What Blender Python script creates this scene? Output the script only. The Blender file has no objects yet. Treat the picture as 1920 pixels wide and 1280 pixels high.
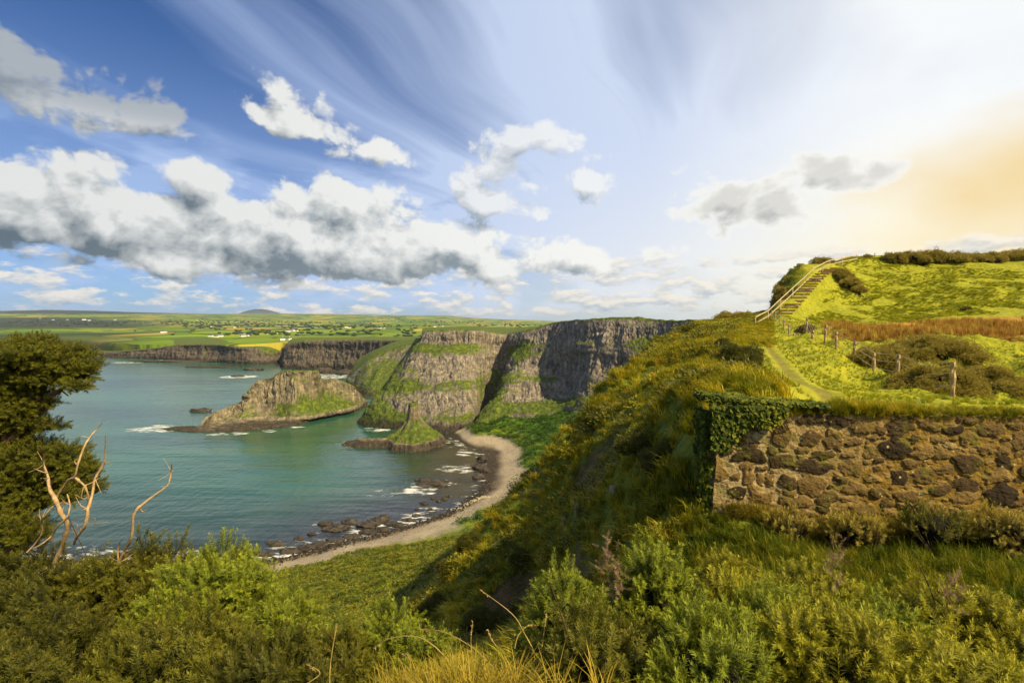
import bpy, math, random
import numpy as np
from mathutils import Vector, Matrix
random.seed(7); RS = np.random.RandomState(11)
C = bpy.context.scene.collection
R = math.radians

# ------------------------------------------------------------------ camera
H = 80.0                      # metres of the camera above the sea
PITCH = math.atan(36/960)
cam_d = bpy.data.cameras.new('camera'); cam = bpy.data.objects.new('camera', cam_d); C.objects.link(cam)
cam.location = (0, 0, H); cam.rotation_euler = (R(90)-PITCH, 0, 0)
cam_d.lens = 18.0; cam_d.sensor_width = 36.0; cam_d.clip_start = 0.1; cam_d.clip_end = 90000
bpy.context.scene.camera = cam

def P(px, py, d):
    """photo pixel + forward distance -> world point"""
    a = (px-960)/960; b = -(py-640)/960
    cy = math.cos(PITCH) + b*math.sin(PITCH); cz = -math.sin(PITCH) + b*math.cos(PITCH)
    return (a/cy*d, d, H + cz/cy*d)
def G(px, py, z=0.0):
    """photo pixel on a level plane -> world point"""
    t = P(px, py, 1.0); k = (z-H)/(t[2]-H)
    return (t[0]*k, k, z)

# ------------------------------------------------------------------ sun, sky
SUN_AZ, SUN_EL = 130.0, 43.0   # degrees clockwise from the view direction, height
sd = Vector((math.sin(R(SUN_AZ))*math.cos(R(SUN_EL)), math.cos(R(SUN_AZ))*math.cos(R(SUN_EL)), math.sin(R(SUN_EL))))
sun_d = bpy.data.lights.new('sun', 'SUN'); sun = bpy.data.objects.new('sun', sun_d); C.objects.link(sun)
sun_d.energy = 5.0; sun_d.angle = R(0.6); sun_d.color = (1.0, 0.81, 0.47)
sun.rotation_euler = (-sd).to_track_quat('-Z', 'Y').to_euler()

vs = bpy.context.scene.view_settings
vs.view_transform = 'Standard'; vs.look = 'None'; vs.gamma = 1; vs.use_curve_mapping = False; vs.exposure = 0.6
sc = bpy.context.scene
sc.render.engine = 'CYCLES'
sc.cycles.max_bounces = 5; sc.cycles.diffuse_bounces = 2; sc.cycles.glossy_bounces = 2
sc.cycles.transmission_bounces = 3; sc.cycles.transparent_max_bounces = 4; sc.cycles.volume_bounces = 0
sc.cycles.use_denoising = True

# a small expression layer over shader nodes
class E:
    def __init__(s, nt, sock): s.nt, s.s = nt, sock
    def _m(s, op, *o, clamp=False):
        n = s.nt.nodes.new('ShaderNodeMath'); n.operation = op; n.use_clamp = clamp
        for i, x in enumerate((s,)+o):
            if isinstance(x, E): s.nt.links.new(x.s, n.inputs[i])
            else: n.inputs[i].default_value = x
        return E(s.nt, n.outputs[0])
    def __add__(s, o): return s._m('ADD', o)
    __radd__ = __add__
    def __mul__(s, o): return s._m('MULTIPLY', o)
    __rmul__ = __mul__
    def __sub__(s, o): return s._m('SUBTRACT', o)
    def __rsub__(s, o): return (s*-1)+o
    def __truediv__(s, o): return s._m('DIVIDE', o)
    def clamp(s): return s._m('ADD', 0.0, clamp=True)
    def pow(s, o): return s._m('POWER', o)
    def max(s, o): return s._m('MAXIMUM', o)
    def min(s, o): return s._m('MINIMUM', o)
    def sin(s): return s._m('SINE')
    def step(s, a, b):
        n = s.nt.nodes.new('ShaderNodeMapRange'); n.interpolation_type = 'SMOOTHSTEP'
        s.nt.links.new(s.s, n.inputs[0]); n.inputs[1].default_value = a; n.inputs[2].default_value = b
        return E(s.nt, n.outputs[0])
def nconst(nt, v):
    n = nt.nodes.new('ShaderNodeValue'); n.outputs[0].default_value = v; return E(nt, n.outputs[0])
def nvec(nt, x, y, z):
    n = nt.nodes.new('ShaderNodeCombineXYZ')
    for i, v in enumerate((x, y, z)):
        if isinstance(v, E): nt.links.new(v.s, n.inputs[i])
        else: n.inputs[i].default_value = v
    return E(nt, n.outputs[0])
def nsep(nt, v):
    n = nt.nodes.new('ShaderNodeSeparateXYZ'); nt.links.new(v.s, n.inputs[0]); return [E(nt, o) for o in n.outputs]
DIM = ['3D']
def nnoise(nt, vec, scale=1.0, detail=4, rough=0.5, dist=0.0, color=False, lac=2.0):
    n = nt.nodes.new('ShaderNodeTexNoise'); n.noise_dimensions = DIM[0]; nt.links.new(vec.s, n.inputs['Vector'])
    n.inputs['Scale'].default_value = scale; n.inputs['Detail'].default_value = detail
    n.inputs['Roughness'].default_value = rough; n.inputs['Distortion'].default_value = dist; n.inputs['Lacunarity'].default_value = lac
    return E(nt, n.outputs['Color' if color else 'Fac'])
def nvor(nt, vec, scale=1.0, feature='F1', detail=0, rand=1.0, out='Distance', smooth=0.5, metric='EUCLIDEAN', rough=0.5):
    n = nt.nodes.new('ShaderNodeTexVoronoi'); n.voronoi_dimensions = DIM[0]; n.feature = feature
    if feature not in ('DISTANCE_TO_EDGE',): n.distance = metric
    nt.links.new(vec.s, n.inputs['Vector']); n.inputs['Scale'].default_value = scale
    n.inputs['Randomness'].default_value = rand
    if 'Detail' in n.inputs: n.inputs['Detail'].default_value = detail
    if 'Roughness' in n.inputs: n.inputs['Roughness'].default_value = rough
    if feature == 'SMOOTH_F1': n.inputs['Smoothness'].default_value = smooth
    return E(nt, n.outputs[out])
def nmix(nt, f, a, b, mode='MIX'):
    n = nt.nodes.new('ShaderNodeMix'); n.data_type = 'RGBA'; n.blend_type = mode; n.clamp_factor = True
    for sock, v in ((n.inputs[0], f), (n.inputs[6], a), (n.inputs[7], b)):
        if isinstance(v, E): nt.links.new(v.s, sock)
        elif isinstance(v, (int, float)): sock.default_value = v
        else: sock.default_value = (*v, 1)
    return E(nt, n.outputs[2])
def nramp(nt, f, stops, interp='LINEAR'):
    n = nt.nodes.new('ShaderNodeValToRGB'); nt.links.new(f.s, n.inputs[0]); cr = n.color_ramp; cr.interpolation = interp
    while len(cr.elements) > 1: cr.elements.remove(cr.elements[-1])
    cr.elements[0].position = stops[0][0]; cr.elements[0].color = (*stops[0][1], 1)
    for p, c in stops[1:]:
        e = cr.elements.new(p); e.color = (*c, 1)
    return E(nt, n.outputs[0])
def nmap(nt, vec, scale=(1, 1, 1), rot=(0, 0, 0), loc=(0, 0, 0)):
    n = nt.nodes.new('ShaderNodeMapping'); nt.links.new(vec.s, n.inputs[0])
    n.inputs['Scale'].default_value = scale; n.inputs['Rotation'].default_value = rot; n.inputs['Location'].default_value = loc
    return E(nt, n.outputs[0])
def nattr(nt, name, col=False):
    n = nt.nodes.new('ShaderNodeAttribute'); n.attribute_name = name
    return E(nt, n.outputs['Color' if col else 'Fac'])

world = bpy.data.worlds.new('World'); sc.world = world; world.use_nodes = True
def build_world():
    DIM[0] = '2D'
    nt = world.node_tree; nt.nodes.clear()
    out = nt.nodes.new('ShaderNodeOutputWorld'); bg = nt.nodes.new('ShaderNodeBackground')
    nt.links.new(bg.outputs[0], out.inputs[0]); bg.inputs[1].default_value = 0.067
    sky = nt.nodes.new('ShaderNodeTexSky'); sky.sky_type = 'NISHITA'; sky.sun_disc = False
    sky.sun_elevation = R(SUN_EL); sky.sun_rotation = R(SUN_AZ); sky.altitude = 80; sky.dust_density = 0.3; sky.ozone_density = 3.0
    skyc = nmix(nt, 1.0, E(nt, sky.outputs[0]), (0.36, 0.60, 0.93), 'MULTIPLY')
    tc = nt.nodes.new('ShaderNodeTexCoord'); d = E(nt, tc.outputs['Generated'])
    x, y, z = nsep(nt, d)
    az = x._m('ARCTAN2', y); el = z._m('ARCSINE')
    # cirrus: a high flat layer seen in perspective, combed along one bearing
    zz = z.max(0.0)+0.16
    p = nvec(nt, x/zz, y/zz, 0.0)
    pr = nmap(nt, p, rot=(0, 0, R(24)))
    wob = nnoise(nt, pr, 0.6, 2, 0.5)
    prx, pry, _ = nsep(nt, pr)
    st = nvec(nt, prx*1.0+wob*0.7, pry*0.11, 3.1)
    c1 = nnoise(nt, st, 1.9, 6, 0.52, 0.1)
    c2 = nnoise(nt, nmap(nt, pr, scale=(0.5, 0.3, 1), loc=(5, 2.2, 0)), 1.0, 3, 0.5)
    side = az.step(-0.80, 0.60)
    cir = ((c1*1.15+c2*0.55+side*0.30-0.80)*2.2).clamp()
    low = el.step(0.5, 0.10)
    strat = nnoise(nt, nvec(nt, az*2.0, el*7.0, 0.0), 2.0, 5, 0.6).step(0.42, 0.62)*(0.34-el).step(0.0, 0.12)*0.45
    cir = (cir*el.step(0.03, 0.13) + low*0.50 + strat).clamp()
    col = nmix(nt, cir*0.85, skyc, nmix(nt, side, (4.4, 5.8, 8.8), (7.8, 8.6, 10.2)))
    # bright veil towards the low sun on the right, warm close to the ground
    vn = nnoise(nt, nvec(nt, az*1.5, el*3, 0.0), 2.2, 4, 0.5)
    veil = ((az-0.26)*2.6 + (0.30-el)*0.25).clamp().pow(1.2)
    veil = (veil*(vn*0.8+0.62)).clamp()
    warm = ((az-0.58)*2.8 - (el-0.16)*(el-0.16)*20.0 + (vn-0.5)*1.5 + 0.02).clamp() * (az.step(2.6, 1.5))
    vcol = nmix(nt, warm, nmix(nt, (0.34-el).step(0.0, 0.25)*az.step(0.3, 0.7), (9.5, 9.7, 9.8), (10.4, 9.6, 7.2)), (9.2, 6.9, 3.2))
    wide = ((az+0.16)*1.5).clamp()*((0.36-el).step(0.0, 0.34))
    col = nmix(nt, wide*0.85, col, nmix(nt, az.step(0.2, 0.75), (9.9, 9.6, 8.7), (10.4, 9.4, 6.4)))
    col = nmix(nt, veil*0.95, col, vcol)
    # cumulus: placed masses broken up by billows, lit from above right
    blobs = []
    def pxb(px, py, w, h, tilt=0.0, wt=1.0):
        a = math.atan((px-960)/960); e = math.atan((604-py)/960*math.cos(a)); ca = math.cos(a)
        blobs.append((a, e, w/960*ca*ca, h/960*ca, R(tilt), wt))
    pxb(130, 180, 260, 80, -12, 1.15); pxb(290, 215, 130, 62, -18, 1.2)
    pxb(600, 240, 180, 52, -20, 1.15); pxb(530, 222, 100, 50, -10, 1.1); pxb(710, 290, 90, 34, -15, 1.1)
    pxb(20, 380, 230, 115, -6, 2.2); pxb(200, 410, 230, 100, -12, 2.0); pxb(375, 345, 95, 55, -14, 1.3); pxb(200, 330, 70, 55, 0, 1.5)
    pxb(380, 460, 280, 95, -8, 2.2); pxb(580, 460, 290, 90, -3, 2.3); pxb(800, 470, 230, 80, -5, 2.0); pxb(620, 410, 150, 75, -8, 1.7)
    pxb(765, 390, 85, 70, 0, 1.3); pxb(890, 485, 140, 65, -6, 1.4); pxb(1030, 482, 130, 50, -4, 1.8)
    pxb(950, 318, 95, 62, -25, 1.35); pxb(1055, 278, 125, 38, -12, 1.2); pxb(890, 372, 80, 40, -8, 1.2); pxb(1010, 350, 60, 30, -10, 0.9); pxb(1110, 350, 75, 42, -8, 1.1); pxb(985, 395, 90, 30, -8, 0.8)
    pxb(1580, 335, 140, 44, -2, 1.7); pxb(1500, 322, 70, 38, -10, 1.3); pxb(1370, 392, 165, 62, -8, 1.35); pxb(1310, 370, 80, 55, 0, 1.0); pxb(1530, 422, 130, 34, 3, 0.8)
    pxb(100, 490, 130, 30, -6, 1.0); pxb(10, 455, 80, 36, 0, 1.0); pxb(1240, 466, 70, 26, 0, 0.6)
    for a, e, ra, re in ((-1.3, .25, .3, .12), (-1.8, .4, .35, .12), (2.9, .35, .4, .14), (2.2, .5, .3, .12)):
        blobs.append((a, e, ra, re, 0, 1.0))   # behind the viewer
    def density(off):
        u = az+off[0]; v = el+off[1]
        q = nvec(nt, u, v*1.25, 0.0)
        wn = nnoise(nt, q, 6.0, 3, 0.55, color=True)
        w1 = nt.nodes.new('ShaderNodeVectorMath'); w1.operation = 'MULTIPLY_ADD'
        nt.links.new(wn.s, w1.inputs[0]); w1.inputs[1].default_value = (0.06, 0.05, 0.0); nt.links.new(q.s, w1.inputs[2])
        q2 = E(nt, w1.outputs[0])
        bil = nvor(nt, q2, 8.5, 'SMOOTH_F1', detail=4, smooth=0.4, rough=0.55)
        fb = nnoise(nt, q2, 9.0, 7, 0.6)
        C0 = None
        for a, e, ra, re, t, wt in blobs:
            ct, s_ = math.cos(t), math.sin(t)
            xx = u*(ct/ra) + v*(s_/ra) + (-(a*ct+e*s_)/ra); yy = v*(ct/re) - u*(s_/re) + (-(e*ct-a*s_)/re)
            yy = yy.max(yy*-1.2)      # flatter below than above
            f = ((1.0-(xx*xx+yy*yy))*wt)
            C0 = f if C0 is None else C0._m('SMOOTH_MAX', f, 0.4)
        C0 = C0.max(-1.5)
        big = C0 + (0.58-bil)*1.55 + (fb-0.5)*2.5 - 0.05
        return big
    def fard(off):
        u = az+off[0]; v = el+off[1]
        fn = nnoise(nt, nvec(nt, u*13.0, v*38.0, 2.0), 1.0, 6, 0.62)
        band = (v-0.004).step(0.0, 0.012)*(0.17-v).step(0.0, 0.07)
        thin = az.step(-0.5, 0.1)*0.05
        return (fn-0.465+thin)*7.0*band - (1.0-band)*2.0
    b0 = density((0, 0)); b1 = density((0.012, 0.030)); f0 = fard((0, 0)); f1 = fard((0.004, 0.008))
    al = b0.step(-0.12, 0.50)
    thick = b0.step(0.2, 2.4)
    sh = ((b0-b1)*0.72+0.74-thick*0.48).clamp()
    tb = az.step(-0.95, 0.45)
    dark = nmix(nt, tb, (1.0, 1.45, 1.80), (3.2, 3.7, 4.0)); brt = nmix(nt, tb, (7.8, 7.9, 7.7), (9.6, 9.6, 9.2))
    ccol = nmix(nt, sh, dark, brt)
    dull = ((-0.45-az).step(0.0, 0.1)*el.step(0.26, 0.33)).clamp()      # the shaded mass at the upper left
    ccol = nmix(nt, dull*0.60, ccol, (1.5, 2.1, 3.0))
    gr = (az.step(0.22, 0.30)*el.step(0.08, 0.12)*(1.3-az).step(0, 0.3)).clamp()   # backlit scraps on the right
    ccol = nmix(nt, gr, ccol, nmix(nt, b0.step(0.1, 1.2), (9.6, 9.5, 9.0), nmix(nt, sh, (2.8, 3.0, 3.2), (7.2, 7.1, 6.7))))
    falf = f0.step(0.0, 1.1)*0.85
    fcol = nmix(nt, ((f0-f1)*0.40+0.60).clamp(), (3.6, 4.6, 5.6), (9.8, 9.0, 7.8))
    col = nmix(nt, falf, col, fcol)
    soft = ((az+0.16).step(0.0, 0.08)*(0.30-az).step(0.0, 0.06)*el.step(0.17, 0.21))
    col = nmix(nt, al*(0.97-soft*0.22), col, ccol)
    gz = z.step(-0.06, 0.0)
    col = nmix(nt, gz, (1.5, 1.7, 1.2), col)
    nt.links.new(col.s, bg.inputs[0])
    world.cycles.sampling_method = 'NONE'
    DIM[0] = '3D'
build_world()

# ------------------------------------------------------------------ helpers
def hash3(ix, iy, iz, seed=0):
    h = (ix.astype(np.int64)*374761393 + iy.astype(np.int64)*668265263 + iz.astype(np.int64)*2147483647 + seed*144665) & 0xffffffff
    h = ((h ^ (h >> 13))*1274126177) & 0xffffffff
    h = (h ^ (h >> 16)) & 0xffffffff
    h = (h*2246822519) & 0xffffffff
    return ((h ^ (h >> 15)) & 0xffffff)/float(0xffffff)
def vnoise(x, y, z=None, seed=0):
    x = np.asarray(x, float); y = np.asarray(y, float)
    z = np.zeros_like(x) if z is None else np.asarray(z, float)
    x0, y0, z0 = np.floor(x), np.floor(y), np.floor(z)
    fx, fy, fz = x-x0, y-y0, z-z0
    fx = fx*fx*fx*(fx*(fx*6-15)+10); fy = fy*fy*fy*(fy*(fy*6-15)+10); fz = fz*fz*fz*(fz*(fz*6-15)+10)
    r = 0
    for i in (0, 1):
        for j in (0, 1):
            for k in (0, 1):
                w = (fx if i else 1-fx)*(fy if j else 1-fy)*(fz if k else 1-fz)
                r = r + w*hash3(x0+i, y0+j, z0+k, seed)
    return r*2-1
def fbm(x, y, z=None, oct=5, rough=0.5, seed=0, ridged=False):
    s = 0; a = 1.0; t = 0
    z = np.zeros_like(np.asarray(x, float)) if z is None else z
    for o in range(oct):
        n = vnoise(x*2**o+o*17.3, y*2**o-o*9.1, z*2**o+o*5.7, seed+o)
        if ridged: n = 1-2*np.abs(n)
        s = s+a*n; t += a; a *= rough
    return s/t
def sstep(a, b, x):
    t = np.clip((np.asarray(x, float)-a)/(b-a), 0, 1); return t*t*(3-2*t)

def mesh_np(name, V, F, attrs=None, smooth=True, mat=None, parent=None, mats=None, midx=None, link=True):
    me = bpy.data.meshes.new(name)
    V = np.asarray(V, np.float32).reshape(-1, 3); F = np.asarray(F, np.int32); k = F.shape[1]
    me.vertices.add(len(V)); me.vertices.foreach_set('co', V.ravel())
    me.loops.add(F.size); me.loops.foreach_set('vertex_index', F.ravel())
    me.polygons.add(len(F)); me.polygons.foreach_set('loop_start', np.arange(0, F.size, k, dtype=np.int32))
    me.polygons.foreach_set('loop_total', np.full(len(F), k, np.int32))
    me.update(calc_edges=True)
    me.polygons.foreach_set('use_smooth', np.full(len(F), smooth))
    for an, av in (attrs or {}).items():
        av = np.asarray(av, np.float32)
        if av.ndim == 2:
            a = me.attributes.new(an, 'FLOAT_COLOR', 'POINT'); a.data.foreach_set('color', np.c_[av, np.ones(len(av), np.float32)].astype(np.float32).ravel())
        else:
            a = me.attributes.new(an, 'FLOAT', 'POINT'); a.data.foreach_set('value', av.ravel())
    if mat: me.materials.append(mat)
    for m in mats or []: me.materials.append(m)
    if midx is not None: me.polygons.foreach_set('material_index', np.asarray(midx, np.int32))
    o = bpy.data.objects.new(name, me)
    if link: C.objects.link(o)
    if parent: o.parent = parent
    return o
def gridF(nu, nv):
    i = np.arange((nu-1)*(nv-1)); r = i//(nv-1); c = i % (nv-1); a = r*nv+c
    return np.stack([a, a+nv, a+nv+1, a+1], 1)
def tag(o, label, cat, group=None):
    o['label'] = label; o['category'] = cat
    if group: o['group'] = group
    return o
def struct(o): o['kind'] = 'structure'; return o
def stuff(o, label, cat): o['kind'] = 'stuff'; o['label'] = label; o['category'] = cat; return o
def empty(name, loc=(0, 0, 0)):
    o = bpy.data.objects.new(name, None); C.objects.link(o); o.location = loc; o.empty_display_size = 0.2; return o

def material(name, rough=0.8, spec=0.3):
    m = bpy.data.materials.new(name); m.use_nodes = True; nt = m.node_tree; nt.nodes.clear()
    out = nt.nodes.new('ShaderNodeOutputMaterial'); b = nt.nodes.new('ShaderNodeBsdfPrincipled')
    nt.links.new(b.outputs[0], out.inputs[0]); b.inputs['Roughness'].default_value = rough
    b.inputs['Specular IOR Level'].default_value = spec
    return m, nt, b, out
def nbump(nt, b, h, strength=0.5, dist=0.1):
    n = nt.nodes.new('ShaderNodeBump'); n.inputs['Strength'].default_value = strength; n.inputs['Distance'].default_value = dist
    nt.links.new(h.s, n.inputs['Height']); nt.links.new(n.outputs[0], b.inputs['Normal']); return n
def npos(nt):
    n = nt.nodes.new('ShaderNodeNewGeometry'); return E(nt, n.outputs['Position']), E(nt, n.outputs['Normal'])

# ------------------------------------------------------------------ land materials
def mat_terrain():
    m, nt, b, out = material('grassland', 0.85, 0.15)
    p, nrm = npos(nt); nx, ny, nz = nsep(nt, nrm)
    n1 = nnoise(nt, p, 0.22, 6, 0.6); n2 = nnoise(nt, p, 1.7, 5, 0.65); n3 = nnoise(nt, p, 0.045, 4, 0.55)
    warm = nattr(nt, 'warm')
    g = nramp(nt, n2*0.55+n1*0.45, [(0.30, (0.030, 0.040, 0.006)), (0.45, (0.085, 0.115, 0.010)), (0.56, (0.17, 0.185, 0.012)), (0.70, (0.30, 0.24, 0.022))])
    gc = nramp(nt, n3*0.5+n1*0.5, [(0.32, (0.018, 0.045, 0.006)), (0.48, (0.045, 0.110, 0.008)), (0.62, (0.12, 0.19, 0.010))])
    col = nmix(nt, warm, gc, g)
    lush = nattr(nt, 'lush')
    col = nmix(nt, lush, col, nramp(nt, n2, [(0.3, (0.17, 0.20, 0.008)), (0.7, (0.42, 0.38, 0.014))]))
    rn = nnoise(nt, nmap(nt, p, scale=(1, 1, 0.15)), 3.5, 5, 0.6)
    red = nattr(nt, 'red'); col = nmix(nt, red, col, nramp(nt, rn, [(0.3, (0.24, 0.11, 0.018)), (0.7, (0.55, 0.30, 0.05))]))
    soil = (nattr(nt, 'soil') + (n2-0.5)*0.8*nattr(nt, 'soil').step(0.02, 0.3)).clamp()
    col = nmix(nt, soil, col, nramp(nt, n2, [(0.3, (0.040, 0.026, 0.012)), (0.7, (0.16, 0.10, 0.04))]))
    sand = nattr(nt, 'sand')
    peb = nvor(nt, p, 1.3, 'F1', out='Color'); pb = nsep(nt, peb)[0]
    sc_ = nmix(nt, pb*0.35, nramp(nt, nnoise(nt, p, 0.09, 4, 0.5), [(0.35, (0.23, 0.185, 0.125)), (0.65, (0.34, 0.275, 0.18))]), (0.44, 0.40, 0.30))
    wet = nattr(nt, 'wet'); sc_ = nmix(nt, wet, sc_, (0.040, 0.032, 0.022))
    drift = nnoise(nt, p, 0.55, 5, 0.7); sc_ = nmix(nt, drift.step(0.50, 0.72)*0.55, sc_, (0.10, 0.078, 0.050)); col = nmix(nt, (sand+(n2-0.5)*0.5*sand.step(0.0, 0.3)*(1.0-sand)).clamp(), col, sc_)
    nt.links.new(col.s, b.inputs['Base Color'])
    fine = nnoise(nt, p, 5.0, 4, 0.7)
    nbump(nt, b, n2*0.7+fine*0.3, 0.9, 0.35)
    return m
def mat_cliff(name='basalt_cliff', green=0.5, tint=(1, 1, 1), warm=0.0):
    m, nt, b, out = material(name, 0.9, 0.2)
    p, nrm = npos(nt); nx, ny, nz = nsep(nt, nrm)
    st = nnoise(nt, nmap(nt, p, scale=(1, 1, 0.14)), 0.36, 7, 0.68)
    st2 = nnoise(nt, nmap(nt, p, scale=(1, 1, 0.12)), 1.1, 3, 0.6)
    n1 = nnoise(nt, p, 0.05, 5, 0.6); n2 = nnoise(nt, p, 0.35, 5, 0.65)
    rock = nramp(nt, st*0.6+n2*0.4, [(0.34, tuple(0.045*t for t in tint)), (0.48, (0.13*tint[0], 0.115*tint[1], 0.10*tint[2])), (0.58, (0.24*tint[0], 0.21*tint[1], 0.17*tint[2])), (0.70, (0.46*tint[0], 0.41*tint[1], 0.32*tint[2]))])
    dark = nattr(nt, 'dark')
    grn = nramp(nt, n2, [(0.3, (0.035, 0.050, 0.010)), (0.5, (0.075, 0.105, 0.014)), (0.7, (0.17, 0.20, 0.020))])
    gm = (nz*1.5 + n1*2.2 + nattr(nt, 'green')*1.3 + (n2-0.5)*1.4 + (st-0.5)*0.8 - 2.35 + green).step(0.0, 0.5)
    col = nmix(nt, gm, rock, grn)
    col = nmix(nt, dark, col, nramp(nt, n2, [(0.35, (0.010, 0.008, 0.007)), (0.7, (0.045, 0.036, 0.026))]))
    nt.links.new(col.s, b.inputs['Base Color'])
    nbump(nt, b, st*0.6+st2*0.25+n2*0.4, 1.0, 2.2)
    return m
M_TERR = mat_terrain(); M_CLIFF = mat_cliff(green=0.02, tint=(1.25, 1.2, 1.1))
M_ISLE = mat_cliff('island_rock', 0.38, (1.2, 1.14, 0.86))
M_FARC = mat_cliff('far_cliff_rock', 0.25, (0.62, 0.58, 0.52))

# ------------------------------------------------------------------ near land: one height field through surveyed points
CT = []     # (x, y, z)
def cp(*pts):
    for px, py, d in pts: CT.append(P(px, py, d))
def cg(z, *pts):
    for px, py in pts: CT.append(G(px, py, z))
def cw(*pts):
    for q in pts: CT.append(q)
# around the camera (dz from camera)
cw((0, 1.2, H-1.9), (1.5, 1.0, H-1.8), (-1.5, 1.2, H-2.2), (4, 1, H-1.9), (-4, 2, H-3.2), (8, 2, H-2.0), (-10, 4, H-7), (14, 3, H-2.2), (30, 8, H-2.4))
cw((0.3, 3.5, H-3.0), (2.2, 3.5, H-2.6), (-1.7, 3.8, H-3.4), (-3.5, 4.5, H-4.0), (4.5, 4.5, H-2.75), (1.0, 5.0, H-3.9), (-1, 6, H-4.8), (-4, 7.5, H-6), (-7, 8, H-7.5), (-14, 12, H-14), (-30, 22, H-30), (-60, 30, H-48))
# ledge in front of the wall, wall foot
cp((1345, 985, 7.9), (1500, 1000, 7.8), (1700, 1010, 7.6), (1900, 1020, 7.4), (2100, 1030, 7.3))
cp((1450, 1040, 6.6), (1800, 1060, 6.0), (1330, 1080, 6.6), (2200, 1100, 5.5))
# just behind the wall
cp((1400, 742, 10.0), (1480, 745, 11.0), (1560, 757, 12.5), (1650, 765, 12.0), (1800, 790, 11), (2000, 800, 10.5), (1360, 738, 10.2))
# slope left of the wall
cp((1325, 770, 9.6), (1305, 850, 9.0), (1285, 950, 8.4), (1250, 780, 13), (1230, 870, 12), (1200, 980, 10.2), (1150, 840, 21), (1120, 940, 18), (1060, 1020, 17), (1100, 1110, 11), (1000, 1100, 16.5), (930, 1180, 16), (950, 1060, 21), (1050, 920, 24), (1250, 700, 34), (1280, 650, 50), (1300, 735, 19), (1230, 740, 27), (1180, 790, 26))
# brow of the slope and what falls away behind it
cp((1218, 652, 68), (1195, 700, 46), (1160, 740, 36), (1125, 775, 31), (1085, 830, 28), (1045, 880, 26.5), (1000, 940, 25), (940, 1000, 24), (880, 1050, 23.5), (840, 1100, 22.5), (815, 1170, 21))
cp((1190, 760, 62), (1130, 850, 55), (1060, 950, 52), (960, 1060, 48), (860, 1130, 46), (1140, 860, 100), (1060, 920, 110), (960, 990, 115), (870, 1040, 120), (800, 1190, 40), (740, 1230, 32), (640, 1260, 60), (620, 1200, 85), (500, 1260, 50), (300, 1280, 40), (100, 1260, 60))
# bracken slope over the beach
cg(15, (600, 1150), (720, 1130), (450, 1150)); cg(8, (560, 1095), (700, 1060), (820, 1030), (900, 1000)); cg(26, (650, 1200)); cg(20, (820, 1100), (300, 1180), (0, 1180), (-400, 1180))
# back and front of the beach
cg(3.6, (520, 1070), (650, 1037), (760, 1007), (870, 967), (950, 932), (984, 885), (976, 850), (935, 822))
cg(0.0, (400, 1062), (500, 1052), (600, 1028), (700, 1004), (790, 978), (850, 955), (885, 930), (908, 900), (912, 870), (895, 843), (862, 826), (250, 1052), (100, 1050), (-100, 1050), (-500, 1050), (-900, 1050))
cg(-2.5, (450, 1010), (550, 990), (650, 965), (750, 935), (820, 900), (840, 870), (820, 850), (200, 1010), (-200, 1010))
cg(-9, (300, 930), (500, 900), (650, 880), (100, 850), (-300, 900), (650, 800), (400, 780), (-600, 900), (0, 760), (600, 760))
# green slope under the cliffs
cp((900, 802, 352), (965, 778, 368), (1050, 776, 348), (1105, 768, 318), (1175, 778, 288))
cp((1000, 850, 283), (1040, 830, 295), (1080, 850, 262), (1130, 800, 278), (1010, 900, 236), (1080, 900, 215), (960, 950, 195))
# flat below the main cliff and under the sea behind
cw((-40, 450, -6), (20, 470, -4), (80, 440, 5), (100, 380, 8), (-120, 420, -9), (-200, 300, -9), (-260, 460, -9), (60, 560, 0), (-100, 600, -9))
cp((1240, 800, 262), (1290, 800, 225), (1250, 780, 180), (1220, 790, 130))
# plateau with the path
cp((1320, 604, 130), (1300, 608, 110), (1270, 622, 90), (1345, 600, 105), (1300, 625, 72), (1370, 592, 98), (1350, 640, 45), (1400, 612, 72), (1420, 607, 80))
cp((1420, 603, 160), (1450, 603, 220), (1550, 603, 400))
cp((1350, 690, 27), (1400, 650, 36), (1440, 680, 26), (1480, 715, 18), (1420, 715, 18), (1440, 640, 42), (1430, 625, 58), (1500, 668, 32), (1520, 700, 24))
cp((1730, 750, 26), (1641, 713, 30), (1684, 727, 28), (1547, 667, 38), (1522, 655, 47), (1480, 636, 58), (1439, 613, 84), (1791, 760, 24), (1600, 740, 20), (1650, 760, 18), (1900, 790, 20))
cp((1650, 656, 48), (1800, 680, 38), (1800, 656, 46), (1920, 656, 44), (1650, 612, 74), (1800, 612, 68), (1950, 612, 64), (2200, 612, 60), (1560, 612, 78), (2200, 700, 30))
# the hill
cp((1446, 597, 82), (1458, 589, 85), (1478, 569, 89), (1498, 548, 94), (1516, 529, 99), (1538, 511, 103), (1560, 500, 108), (1600, 492, 117))
cp((1500, 602, 84), (1530, 575, 93), (1600, 590, 90), (1600, 560, 99), (1560, 530, 104), (1590, 505, 112), (1620, 485, 122), (1650, 540, 106), (1700, 500, 116), (1700, 485, 124), (1800, 590, 84), (1800, 550, 97), (1800, 510, 110), (1800, 484, 122), (1930, 590, 80), (1930, 550, 92), (1930, 510, 106), (1930, 482, 118), (2200, 590, 74), (2200, 520, 95), (2200, 480, 112), (2200, 500, 160), (1930, 492, 160), (1780, 492, 160), (1650, 492, 160))
cp((1457, 580, 101), (1454, 552, 106), (1464, 525, 111), (1500, 510, 114), (1545, 499, 118))
cp((1436, 585, 98), (1430, 592, 108), (1420, 598, 118), (1440, 560, 130), (1425, 597, 90), (1400, 590, 96))
CT = np.array(CT)
def tdom(x, y):
    r = np.hypot(x, y); return np.stack([np.arctan2(x, y)*1.6, np.log(r+1.0)], -1), r
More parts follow.
